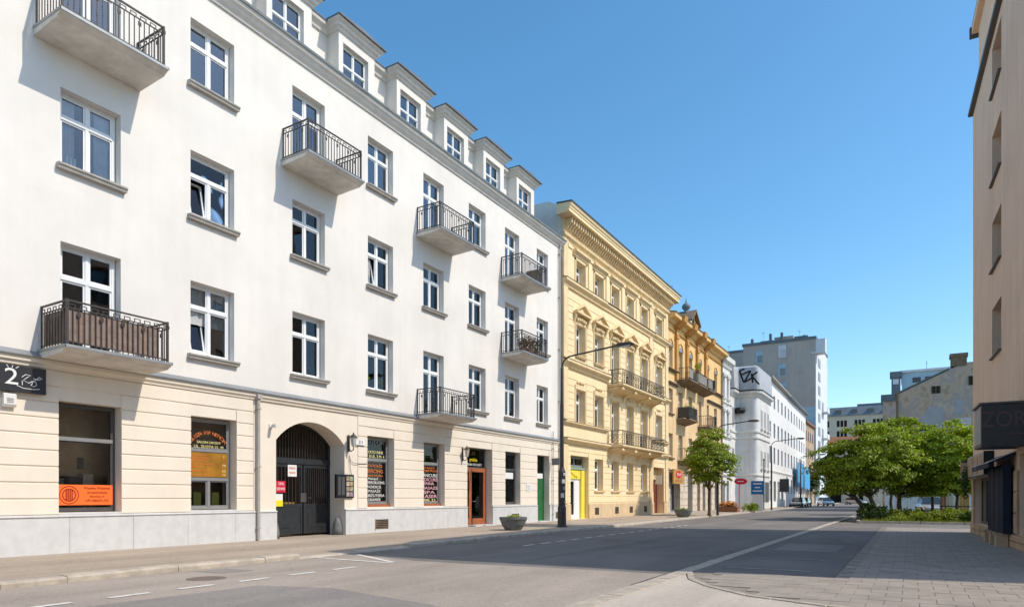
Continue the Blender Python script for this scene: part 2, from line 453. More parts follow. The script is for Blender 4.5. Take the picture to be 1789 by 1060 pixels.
def partywall_mat():
    m, nt, N, L, b = node_mat('patched_grey_party_wall')
    b.inputs['Roughness'].default_value = 0.95
    geo = N.new('ShaderNodeNewGeometry')
    mp = N.new('ShaderNodeMapping'); mp.inputs['Scale'].default_value = (1, 1, 0.8)
    L.new(geo.outputs['Position'], mp.inputs['Vector'])
    n = N.new('ShaderNodeTexNoise'); n.inputs['Scale'].default_value = 0.55; n.inputs['Detail'].default_value = 7; n.inputs['Roughness'].default_value = 0.6
    n.inputs['Distortion'].default_value = 0.15
    L.new(mp.outputs[0], n.inputs['Vector'])
    r = N.new('ShaderNodeValToRGB'); e = r.color_ramp.elements
    e[0].position = 0.34; e[0].color = (0.36, 0.27, 0.19, 1)
    e[1].position = 0.68; e[1].color = (0.68, 0.53, 0.39, 1)
    x = e.new(0.46); x.color = (0.55, 0.43, 0.32, 1)
    x = e.new(0.55); x.color = (0.40, 0.35, 0.32, 1)
    L.new(n.outputs['Fac'], r.inputs['Fac']); L.new(r.outputs[0], b.inputs['Base Color'])
    return m


M['wallgrey'] = partywall_mat()
M['patch'] = P('repaired_grey_render', (0.40, 0.40, 0.42), 0.95, 0.15, 1.0, 0.1, 20)
M['patch_b'] = P('repaired_pale_render', (0.56, 0.57, 0.60), 0.95, 0.12, 1.0, 0.1, 20)


# ------------------------------------------------------------------ lettering
def text_mesh(body, size, mat, align='CENTER', depth=0.004):
    cu = bpy.data.curves.new('lettering', 'FONT')
    cu.body = body; cu.size = size; cu.align_x = align; cu.align_y = 'CENTER'; cu.extrude = depth
    cu.resolution_u = 3
    o = bpy.data.objects.new('lettering', cu)
    COL.objects.link(o)
    dg = bpy.context.evaluated_depsgraph_get()
    me = bpy.data.meshes.new_from_object(o.evaluated_get(dg))
    me.name = 'lettering'
    bpy.data.objects.remove(o); bpy.data.curves.remove(cu)
    me.materials.clear(); me.materials.append(mat)
    return me


FACE = (R(90), 0, R(90))     # text lying in the y-z plane of a facade, read from +x


def letter(parent, body, size, mat, at, width=None, align='CENTER', roll=0.0, name='lettering'):
    me = text_mesh(body, size, mat, align)
    w = max(v.co.x for v in me.vertices) - min(v.co.x for v in me.vertices)
    sx = width / w if width else 1.0
    o = inst(me, name, parent, at)
    o.rotation_euler = (Matrix.Rotation(R(90), 3, 'Z') @ Matrix.Rotation(R(90), 3, 'X') @ Matrix.Rotation(roll, 3, 'Z')).to_euler()
    o.scale = (sx, 1, 1)
    return o


# ------------------------------------------------------------------ windows
CACHE = {}


def frame_mesh(w, h, cols, tr, fr, mat, d=0.07):
    """casement frame with mullions and a transom; returns mesh and pane rectangles"""
    key = ('f', round(w, 2), round(h, 2), cols, tr, fr, mat.name)
    if key in CACHE: return CACHE[key]
    mb = MB()
    mb.box(-d, 0, 0, w, 0, fr); mb.box(-d, 0, 0, w, h - fr, h)
    mb.box(-d, 0, 0, fr, fr, h - fr); mb.box(-d, 0, w - fr, w, fr, h - fr)
    zt = [fr] + ([h * t for t in tr]) + [h - fr]
    bars = []
    for t in tr:
        mb.box(-d, 0.02, fr, w - fr, h * t - fr * 0.55, h * t + fr * 0.55)
    panes = []
    ncol = cols if isinstance(cols, (list, tuple)) else [cols] * (len(tr) + 1)
    for i in range(len(zt) - 1):
        a = zt[i] + (fr * 0.55 if i > 0 else 0); b = zt[i + 1] - (fr * 0.55 if i < len(zt) - 2 else 0)
        n = ncol[i]
        cw = (w - 2 * fr) / n
        for k in range(n):
            y0, y1 = fr + k * cw, fr + (k + 1) * cw
            if k > 0:
                mb.box(-d, 0.012, y0 - fr * 0.5, y0 + fr * 0.5, a, b); y0 += fr * 0.5
            if k < n - 1: y1 -= fr * 0.5
            s = fr * 0.55
            mb.box(-d + 0.01, -0.012, y0, y1, a, a + s); mb.box(-d + 0.01, -0.012, y0, y1, b - s, b)
            mb.box(-d + 0.01, -0.012, y0, y0 + s, a + s, b - s); mb.box(-d + 0.01, -0.012, y1 - s, y1, a + s, b - s)
            panes.append((y0 + s, y1 - s, a + s, b - s))
    CACHE[key] = (mb.mesh('window', mat), panes)
    return CACHE[key]


def box_mesh(kind, dx, dy, dz, mat):
    key = ('b', kind, round(dx, 3), round(dy, 3), round(dz, 3), mat.name)
    if key not in CACHE:
        CACHE[key] = MB().box(-dx / 2, dx / 2, 0, dy, 0, dz).mesh(kind, mat)
    return CACHE[key]


def curtain_mesh(w, h, mat):
    key = ('c', round(w, 2), round(h, 2), mat.name)
    if key not in CACHE:
        mb = MB(); n = 14
        ys = [w * i / n for i in range(n + 1)]
        for k in range(n):
            xa, xb = 0.03 * math.sin(k * 2.1), 0.03 * math.sin((k + 1) * 2.1)
            mb.quad((xa, ys[k], 0), (xb, ys[k + 1], 0), (xb, ys[k + 1], h), (xa, ys[k], h))
        CACHE[key] = mb.mesh('curtain', mat, smooth=True)
    return CACHE[key]


def window(parent, y0, y1, z0, z1, x=-0.22, cols=2, tr=(0.70,), fr=0.075, mat=None, glass=None, sill=None, curtain=None, tilt=None, name='window'):
    mat = mat or M['upvc']; glass = glass or M['glass']
    w, h = y1 - y0, z1 - z0
    me, panes = frame_mesh(w, h, cols, tuple(tr), fr, mat)
    o = inst(me, name, parent, (x, y0, z0))
    for i, (a, b, c, d) in enumerate(panes):
        if tilt is not None and i == tilt:
            # a tilted sash: leans into the room from its bottom edge
            sm = MB(); s = 0.055; ww, hh = b - a, d - c
            sm.box(-0.03, 0.03, 0, ww, 0, s); sm.box(-0.03, 0.03, 0, ww, hh - s, hh)
            sm.box(-0.03, 0.03, 0, s, s, hh - s); sm.box(-0.03, 0.03, ww - s, ww, s, hh - s)
            sm.quad((0, s, s), (0, ww - s, s), (0, ww - s, hh - s), (0, s, hh - s), 1)
            inst(sm.mesh('sash', [mat, glass]), 'sash', o, (x - 0.05, y0 + a, z0 + c), rot=(0, R(-11), 0))
            continue
        p = inst(box_mesh('pane', 0.012, b - a, d - c, glass), 'pane', o, (x - 0.035, y0 + a, z0 + c))
    if sill:
        sd, over, th, sm_ = sill
        key = ('s', round(w, 2), sd, over, th, sm_.name)
        if key not in CACHE:
            mb = MB()
            mb.prism([(x - 0.02, 0), (sd * 0.72, 0), (sd * 0.80, th * 0.35), (sd, th * 0.55), (sd, th * 0.85), (x - 0.02, th * 1.05)], -over, w + over, 'y')
            CACHE[key] = mb.mesh('sill', sm_)
        inst(CACHE[key], 'sill', o, (0, y0, z0 - sill[2]))
    if curtain:
        cm, frac = curtain[0], curtain[1]
        side = curtain[2] if len(curtain) > 2 else None
        if side == 'sides':
            for q0, q1 in ((0.04, 0.34), (0.66, 0.96)):
                inst(curtain_mesh(w * (q1 - q0), h - 0.1, cm), 'curtain', o, (x - 0.13, y0 + w * q0, z0 + 0.05))
        else:
            inst(curtain_mesh(w - 0.06, (h - 0.06) * frac, cm), 'curtain', o, (x - 0.13, y0 + 0.03, z0 + h - 0.03 - (h - 0.06) * frac))
    return o


def prof_part(parent, name, mat, prof, y0, y1, kind=None):
    mb = MB(); mb.prism(prof, y0, y1, 'y')
    return mb.build(name, mat, parent, kind=kind)


# ------------------------------------------------------------------ the ground, road and pavements
def sheet(name, poly, z, mat, kind='structure', parent=None):
    me = bpy.data.meshes.new(name)
    me.from_pydata([(x, y, z) for x, y in poly], [], [tuple(range(len(poly)))])
    me.materials.append(mat)
    o = bpy.data.objects.new(name, me); COL.objects.link(o)
    ORG[o.name] = Vector((0, 0, 0))
    if parent: o.parent = parent
    if kind: o['kind'] = kind
    return o


rc0 = random.Random(5)
KX = -12.4          # left kerb line
setp(sheet('ground', [(-900, -300), (900, -300), (900, 1500), (-900, 1500)], -0.05, M['ground']), 'bare brown ground spreading under the whole town', 'ground')
road = setp(sheet('road', [(KX - 0.3, -60), (-3.8, -60), (-3.8, 95), (-4.4, 140), (-6.5, 320), (KX - 8, 320), (KX - 2.0, 130), (KX - 0.3, 30)], 0.0, M['road']),
            'grey brown asphalt street running away past the old tenements', 'road')
lay = setp(sheet('layby', [(-3.79, 13.0), (-1.2, 13.0), (-1.2, 37.6), (-3.79, 37.6)], 0.0, M['layby']),
           'darker asphalt parking strip between the road and the right pavement', 'parking strip')
setp(sheet('concrete_apron', [(-3.79, -60), (40, -60), (40, 9.75), (-0.9, 9.8), (-2.1, 10.25), (-2.85, 11.0), (-3.4, 11.8), (-3.79, 12.9)], 0.0, M['concrete']),
     'pale concrete apron at the lower right street corner', 'apron')
setp(sheet('side_street', [(-1.2, 37.6), (60, 37.6), (60, 42.5), (-2.6, 42.5), (-3.79, 40.5), (-3.79, 37.6)], 0.0, M['road']),
     'sunlit strip of side street beyond the beige building', 'road')
lp = MB()
ke = KX - 0.28
lp.add([(-14.0, -60, 0.12), (-14.0, 30, 0.12), (KX - 2, 130, 0.12), (KX - 8, 320, 0.12), (-60, 320, 0.12), (-60, -60, 0.12)], [(0, 1, 2, 3, 4, 5)])
lp.add([(ke, 30, 0.12), (KX - 2, 130, 0.12), (-14.0, 30, 0.12)], [(0, 1, 2)])
for (ya, yb, za, zb) in ((-60, 10.4, 0.12, 0.12), (10.4, 11.2, 0.12, 0.045), (11.2, 15.2, 0.045, 0.045), (15.2, 16.0, 0.045, 0.12), (16.0, 30, 0.12, 0.12)):
    lp.add([(ke, ya, za), (ke, yb, zb), (-14.0, yb, 0.12), (-14.0, ya, 0.12)], [(0, 1, 2), (0, 2, 3)])
walk = lp.build('pavement', M['pave_l'], None, at=(0, 0, 0), fix=False)
setp(walk, 'warm grey footway along the foot of the tenements', 'pavement', kind='structure')
rp_ = setp(sheet('pavement_base', [(-1.19, 9.9), (-2.05, 10.35), (-2.8, 11.05), (-3.3, 11.8), (-3.7, 13.0), (-1.19, 13.0), (-1.19, 37.5), (20, 37.5), (20, 9.85)], 0.0, M['joint']),
           'paved corner footway in front of the beige building', 'pavement')
# near sheet painted paler as sunlit, ending at the shadow edge; then asphalt repairs
sheet('lit_road_tint', [(-12.39, -30), (-3.97, -30), (-3.97, 12.4), (-6.0, 12.3), (-8.2, 12.05), (-9.8, 12.0), (-11.0, 12.3), (-12.39, 12.5)], 0.004, M['road_lit_tint'], None, road)
sheet('asphalt_patch', [(-10.9, -20), (-3.85, -20), (-3.85, 6.3), (-5.6, 7.2), (-8.0, 7.7), (-9.3, 7.3)], 0.008, M['road_new'], None, road)
sheet('asphalt_patch', [(-12.1, 8.0), (-11.35, 8.1), (-11.3, 8.75), (-12.05, 8.7)], 0.008, M['road_new'], None, road)
sheet('asphalt_patch', [(-3.3, 19.5), (-1.7, 19.5), (-1.7, 22.6), (-3.3, 22.6)], 0.004, M['road_new'], None, lay)


def manhole(x, y, r):
    mb = MB(); mb.lathe([(r, 0), (r, 0.006), (r * 0.9, 0.010), (0.01, 0.010)], n=18)
    o = mb.build('manhole_cover', M['manhole'], None, at=(0, 0, 0)); o.location = (x, y, 0.001)
    return o


setp(manhole(-10.9, 7.45, 0.34), 'round iron manhole cover in the sunlit road nearest the kerb', 'manhole cover', 'manhole covers in the road')
setp(manhole(-8.9, 21.5, 0.32), 'round iron manhole cover in the shaded part of the road', 'manhole cover', 'manhole covers in the road')


def marking(pts, z=0.012):
    return sheet('road_marking', pts, z, M['paint'], None, road)


y = 3.05
while y < 34:
    if y < 10.3 or y > 16.5:
        marking([(-10.06, y), (-9.93, y), (-9.93, y + 0.62), (-10.06, y + 0.62)])
    y += 1.1
marking([(-12.3, 11.30), (-9.95, 11.25), (-9.95, 11.37), (-12.3, 11.42)])
marking([(-12.15, 12.45), (-9.98, 11.38), (-9.95, 11.50), (-12.1, 12.58)])
for y in (14.2, 16.9, 19.6, 25.0, 28.0):
    sheet('road_marking', [(-3.3, y), (-1.7, y), (-1.7, y + 0.13), (-3.3, y + 0.13)], 0.0085, M['paint_f'], None, lay)

for (xa, xb, ya, yb) in ((-4.03, -3.985, 10.5, 44.0), (-7.62, -7.59, 12.6, 40.0)):
    pts_l, pts_r = [], []
    for k in range(15):
        yy = ya + (yb - ya) * k / 14; w_ = rc0.uniform(-0.012, 0.012)
        pts_l.append((xa + w_, yy)); pts_r.append((xb + w_, yy))
    sheet('tar_seam', pts_r + pts_l[::-1], 0.0055, M['tar'], None, road)
# kerbs
kerb = empty('kerb', (KX, 0, 0), label=None); kerb['kind'] = 'structure'
setp(kerb, 'worn granite kerb along the left edge of the street', 'kerb')


def kerb_x(y):
    return KX if y < 30 else KX - (y - 30) * 0.016


y = -3.0
rnd = random.Random(3)
while y < 60:
    L = rnd.uniform(0.95, 1.05)
    h = 0.12
    if 10.9 < y < 14.9: h = 0.045
    h += rnd.uniform(-0.008, 0.008)
    x = kerb_x(y) + rnd.uniform(-0.012, 0.012)
    mb = MB()
    mb.prism([(x - 0.3, -0.02), (x, -0.02), (x, h - 0.035), (x - 0.03, h), (x - 0.3, h + 0.004)], y + 0.003, y + L - 0.003, 'y')
    mb.build('kerb_stone', M['kerb'], kerb)
    y += L
mb = MB()
while y < 300:
    x = kerb_x(y)
    mb.box(x - 0.3, x, y, y + 2.98, -0.02, 0.12); y += 3
mb.build('distant_kerb_stones', M['kerb'], kerb, kind='stuff')

gut = empty('gutter_strip', (-3.8, 25, 0)); gut['kind'] = 'structure'
setp(gut, 'flush stone gutter strip dividing the road from the parking strip', 'gutter')
y = -2.0
while y < 46:
    L = rnd.uniform(0.75, 0.85)
    mb = MB(); mb.box(-3.96, -3.68, y + 0.012, y + L - 0.012, -0.02, 0.010 + rnd.uniform(0, 0.006))
    mb.build('gutter_stone', M['kerb'], gut)
    y += L
mb = MB()
while y < 120:
    mb.box(-3.96, -3.68, y, y + 1.98, -0.02, 0.012); y += 2
mb.build('distant_gutter_stones', M['kerb'], gut, kind='stuff')

# curved flush edging at the corner
edge = empty('corner_edging', (-2.4, 10.9, 0)); edge['kind'] = 'structure'
setp(edge, 'curved brick edging round the paved street corner', 'kerb')
ep = [(-3.72, 13.0), (-3.36, 11.85), (-2.84, 11.06), (-2.08, 10.32), (-0.95, 9.86), (1.0, 9.80), (3.0, 9.79), (5.0, 9.78), (7.0, 9.78)]
for (xa, ya), (xb, yb) in zip(ep, ep[1:]):
    a, b = Vector((xa, ya)), Vector((xb, yb)); d = b - a; n = max(1, round(d.length / 0.42))
    nn = Vector((-d.y, d.x)).normalized() * 0.055
    for i in range(n):
        p, q = a + d * ((i + 0.03) / n), a + d * ((i + 0.97) / n)
        mb = MB(); mb.prism([tuple(p - nn), tuple(q - nn), tuple(q + nn), tuple(p + nn)], -0.02, 0.016, 'z')
        mb.build('edging_brick', M['kerb'], edge)

# paving slabs of the right footway: the nearest as pieces, the rest joined
slabs = []
S = 0.42
ny = int((37.4 - 9.9) / S)


def curve_x(y):
    for (xa, ya), (xb, yb) in zip(ep, ep[1:]):
        if yb <= y <= ya: return xa + (xb - xa) * (ya - y) / max(ya - yb, 1e-6)
    return -3.7


for j in range(ny):
    y0 = 9.92 + j * S
    off = (j % 2) * S / 2
    for i in range(-12, 30):
        x0 = i * S + off - 0.1
        left = -1.17 if y0 > 13.0 else max(curve_x(y0 + S / 2) + 0.16, -3.5)
        right = 8.2 if y0 < 13 else 3.2
        if x0 < left or x0 + S > right: continue
        slabs.append((x0, y0))
slabs.sort(key=lambda p: p[0] ** 2 + p[1] ** 2)
pmes = []
for k in range(4):
    g = 0.004
    mb = MB(); mb.box(g, S - g, g, S - g, -0.01, 0.010 + 0.0012 * k)
    pmes.append(mb.mesh('paving_slab', M['paver'], (S / 2, S / 2, 0)))
far = MB()
for k, (x0, y0) in enumerate(slabs):
    if k < 300:
        inst(pmes[rnd.randrange(4)], 'paving_slab', rp_, (x0 + S / 2, y0 + S / 2, 0))
    else:
        g = 0.005
        far.box(x0 + g, x0 + S - g, y0 + g, y0 + S - g, -0.01, 0.010 + rnd.uniform(0, 0.003))
far.build('distant_paving_slabs', M['paver'], rp_, kind='stuff')

# ------------------------------------------------------------------ the white tenement
XL = -17.5
TL = (XL, 0, 0)
wt = empty('white_tenement', (0, 15, 0.12), TL, 0, 'long white tenement with cream ground floor, balconies and dormers', 'building')
COLS = [1.4, 4.75, 8.10, 11.46, 15.08, 18.64, 21.96, 25.30, 28.50, 31.82]
WW = 1.42
Y0, Y1 = -4.0, 34.75
FL = [(5.55, 7.62), (9.48, 11.32), (13.25, 15.08)]
DOORZ = [4.90, 8.66, 12.42]
door_at = {(0, 2), (0, 6), (1, 8), (2, 2), (2, 4), (2, 6), (2, 8), (2, 0)}
up = []
for f, (a, b) in enumerate(FL):
    for c, yy in enumerate(COLS):
        w = WW if c != 9 else 1.30
        z0 = DOORZ[f] if (f, c) in door_at else a
        up.append((yy, yy + w, z0, b, f, c))
mb = MB()
holed(mb, Y0, Y1, 4.62, 16.06, [u[:4] for u in up], 0.0, 0.30)
mb.build('upper_wall', M['white'], wt, fix=False)

GO = [(0.9, 2.4, 1.10, 3.79, 0.32), (4.7, 6.1, 1.10, 3.79, 0.32), (8.05, 9.53, 1.10, 3.79, 0.32), (11.46, 12.95, 1.10, 3.79, 0.32), (14.42, 17.44, 0.12, 4.05, 0.78),
      (18.59, 20.10, 1.10, 3.79, 0.32), (21.96, 23.42, 1.10, 3.79, 0.32), (25.15, 27.28, 0.14, 3.79, 0.42), (28.50, 30.0, 1.10, 3.79, 0.32), (31.84, 33.25, 0.14, 3.79, 0.42)]
gate_i = 4
# backing wall with openings; the gate opening is arched
mb = MB()
holed(mb, Y0, Y1, 0.12, 4.62, [g for i, g in enumerate(GO) if i != gate_i] + [(14.42, 17.44, 0.12, 4.10, 0.001)], 0.0, 0.32)
cy, zs, zt = 15.93, 3.32, 4.02
hw = 1.51
rr = (hw ** 2 + (zt - zs) ** 2) / (2 * (zt - zs))
arc = []
for i in range(17):
    yy = cy - hw + 2 * hw * i / 16
    arc.append((yy, zt - rr + math.sqrt(rr * rr - (yy - cy) ** 2)))
for (ya, za), (yb, zb) in zip(arc, arc[1:]):
    mb.quad((0, ya, za), (0, yb, zb), (0, yb, 4.10), (0, ya, 4.10))
    mb.quad((0, ya, za), (0, yb, zb), (-0.9, yb, zb), (-0.9, ya, za))
for yy in (14.42, 17.44):
    mb.quad((0, yy, 0.12), (0, yy, zs), (-0.9, yy, zs), (-0.9, yy, 0.12))
mb.build('ground_floor_wall', M['cream'], wt, fix=False)
hol = [(g[0], g[1], g[2], g[3]) for g in GO] + [(13.55, 18.1, 0, 9)]
courses(wt, M['cream'], Y0, Y1, 1.045, 4.49, 0.382, hol)
# smooth surround of the gate, slightly proud
mb = MB()
mb.box(0.002, 0.034, 13.56, 13.60, 1.045, 4.5)
mb.build('gate_surround_edge', M['cream'], wt)

# plinth in granite panels
mb = MB()
cuts = sorted([(g[0], g[1]) for g in GO if g[2] < 0.5])
ys = [Y0] + [v for c in cuts for v in c] + [Y1]
for a, b in zip(ys[0::2], ys[1::2]):
    n = max(1, round((b - a) / 1.55))
    for i in range(n):
        q = MB(); p0, p1 = a + (b - a) * i / n, a + (b - a) * (i + 1) / n
        q.box(0.0, 0.055 + rnd.uniform(0, 0.004), p0 + 0.0035, p1 - 0.0035, 0.10, 1.0)
        q.build('plinth_panel', M['granite'], wt)
    prof_part(wt, 'plinth_cap', M['granite'], [(0, 1.0), (0.085, 1.0), (0.085, 1.022), (0.03, 1.045), (0, 1.045)], a, b)

# string course over the ground floor, main cornice
prof_part(wt, 'string_course', M['cream'], [(0, 4.50), (0.05, 4.50), (0.06, 4.56), (0.11, 4.60), (0.12, 4.70), (0, 4.70)], Y0, Y1)
prof_part(wt, 'string_course_flashing', M['flash'], [(0.0, 4.70), (0.17, 4.703), (0.175, 4.73), (0.0, 4.86)], Y0, Y1)
prof_part(wt, 'main_cornice', M['trim_w'], [(0, 15.94), (0.06, 15.94), (0.08, 16.02), (0.17, 16.08), (0.20, 16.16), (0.29, 16.21), (0.32, 16.31), (0, 16.31)], Y0, Y1 + 0.05)
prof_part(wt, 'gutter', M['flash'], [(0.0, 16.312), (0.37, 16.312), (0.39, 16.37), (0.34, 16.40), (0.0, 16.36)], Y0, Y1 + 0.05)
for i in range(34):
    yy = 0.5 + i
    if yy < Y1: pass

# roof storey: set-back wall, cornice and dormers
AW = -0.68
mb = MB(); mb.box(AW - 0.3, AW, Y0, 32.15, 16.3, 18.42); mb.build('attic_wall', M['white'], wt)
prof_part(wt, 'attic_cornice', M['trim_w'], [(AW, 18.16), (AW + 0.07, 18.18), (AW + 0.11, 18.30), (AW + 0.22, 18.38), (AW + 0.25, 18.50), (AW, 18.50)], Y0, 32.15)
prof_part(wt, 'attic_roof_edge', M['roof'], [(AW - 0.3, 18.503), (AW + 0.28, 18.503), (AW + 0.28, 18.535), (AW - 9.0, 18.75), (AW - 9.0, 18.503)], Y0, 32.2)
mb = MB(); mb.box(-12, -0.3, Y0, Y1, 16.0, 16.34); mb.build('roof_slab', M['roof'], wt)
mb = MB()
mb.box(-12.2, -12, Y0, Y1, 0.1, 16.55); mb.box(-12, -0.31, Y0, Y0 + 0.2, 0.1, 16.0); mb.box(-12, -0.31, Y1 - 0.2, Y1 - 0.003, 0.1, 16.0)
mb.build('rear_wall', M['white'], wt)
mb = MB(); mb.box(-1.75, -1.65, Y0 + 0.3, 14.2, 0.1, 16.0); mb.box(-1.75, -1.65, 17.6, Y1 - 0.3, 0.1, 16.0); mb.box(-1.75, -1.65, 14.2, 17.6, 4.4, 16.0)
for z in (4.66, 8.4, 12.2): mb.box(-1.65, -0.32, Y0 + 0.3, Y1 - 0.3, z - 0.1, z)
mb.build('interior_wall', M['dark'], wt)
# passage behind the gate
mb = MB()
mb.box(-6, -0.9, 14.2, 14.42, 0.1, 4.2); mb.box(-6, -0.9, 17.44, 17.66, 0.1, 4.2); mb.box(-6.2, -6, 14.2, 17.6, 0.1, 4.2); mb.box(-6, -0.9, 14.2, 17.6, 4.12, 4.3)
mb.build('passage', M['brown'], wt)

D0 = [17.27 - 3.12 * k for k in range(1, 7)][::-1] + [17.27 + 3.15 * k for k in range(5)]
DW = 1.86
for k, d in enumerate(D0):
    z0, z1 = 16.34, 18.32
    wy0, wy1 = d + 0.20, d + 1.45
    wy0, wy1 = d + 0.22, d + 1.52
    dm = MB()
    holed(dm, d, d + DW, z0, z1, [(wy0, wy1, 16.50, 17.93)], -0.12, 0.2)
    for yy in (d, d + DW):
        dm.quad((-0.12, yy, z0), (-0.12, yy, z1), (AW - 0.05, yy, z1), (AW - 0.05, yy, z0))
    dm.quad((-0.6, wy0 - .1, z0), (-0.6, wy1 + .1, z0), (-0.6, wy1 + .1, z1), (-0.6, wy0 - .1, z1), 1)
    do = dm.build('dormer', [M['white'], M['dark']], wt, fix=False)
    c = MB()
    pr = [(-0.12, 18.22), (-0.07, 18.24), (-0.04, 18.31), (0.03, 18.35), (0.06, 18.44), (0.14, 18.49), (0.16, 18.56)]
    e = [0, 0.05, 0.08, 0.14, 0.17, 0.25, 0.27]
    # moulding returned round the three sides of the dormer
    for (xa, za), (xb, zb), ea, eb in zip(pr, pr[1:], e, e[1:]):
        c.quad((xa, d - ea, za), (xa, d + DW + ea, za), (xb, d + DW + eb, zb), (xb, d - eb, zb))
        for s_, yy in ((-1, d), (1, d + DW)):
            c.quad((xa, yy + s_ * ea, za), (xb, yy + s_ * eb, zb), (AW - 0.4, yy + s_ * eb, zb), (AW - 0.4, yy + s_ * ea, za))
    c.build('dormer_cornice', M['trim_w'], do, fix=False)
    c = MB(); c.prism([(d - 0.30, 18.562), (d + DW + 0.30, 18.562), (d + DW + 0.30, 18.595), (d + DW / 2, 18.68), (d - 0.30, 18.595)], AW - 0.2, 0.24, 'x')
    c.build('dormer_roof', M['roof'], do)
    o = window(wt, wy0, wy1, 16.50, 17.93, -0.27, 2, (0.52,), 0.06, curtain=(M['curtain'], 0.5) if k in (7,) else None, name='dormer_window')
    o['label'] = 'white four pane dormer window'

# upper windows
rc = random.Random(11)
for (y0, y1, z0, z1, f, c) in up:
    door = (f, c) in door_at
    cur = None
    q = rc.random()
    if q < 0.34: cur = (M['curtain'] if q < 0.20 else M['curtain_d'], 0.98, 'sides')
    elif q < 0.46: cur = (M['curtain_d'], 0.35)
    elif q < 0.60: cur = (M['curtain'], 0.55)
    elif q < 0.70: cur = (M['curtain'], 0.30)
    if f == 0 and c in (5, 6): cur = (M['curtain_v'], 0.97, 'sides')
    if (f, c) == (2, 5): cur = (M['curtain'], 0.97, 'sides')
    if (f, c) == (2, 7): cur = (M['curtain'], 0.97, 'sides')
    if (f, c) == (2, 6): cur = (M['curtain_t'], 0.97, 'sides')
    if (f, c) == (0, 9): cur = (M['curtain'], 0.95)
    if (f, c) == (2, 2): cur = (M['curtain'], 0.97, 'sides')
    if door:
        window(wt, y0 + 0.02, y1 - 0.02, z0, z1, -0.23, 2, (0.705,), 0.085, glass=M['glass'] if f == 2 else M['glass_d'], curtain=cur, name='balcony_door')
    else:
        tilt = 0 if (f, c) in ((1, 3), (0, 3), (1, 5)) else None
        tr = (0.67,)
        co = 2
        if (f, c) == (1, 3): co = (2, 1)
        window(wt, y0 + 0.02, y1 - 0.02, z0, z1, -0.23, co, tr, 0.08, glass=M['glass'] if f == 2 else M['glass_d'], sill=(0.17, 0.12, 0.15, M['sill']), curtain=cur, tilt=tilt)


# balconies
bal_m = {}


def bar_mesh(kind, dx, dy, dz, mat=None):
    key = ('bar', kind, dx, dy, dz)
    if key not in CACHE:
        CACHE[key] = MB().box(-dx / 2, dx / 2, -dy / 2, dy / 2, 0, dz).mesh(kind, mat or M['iron'])
    return CACHE[key]


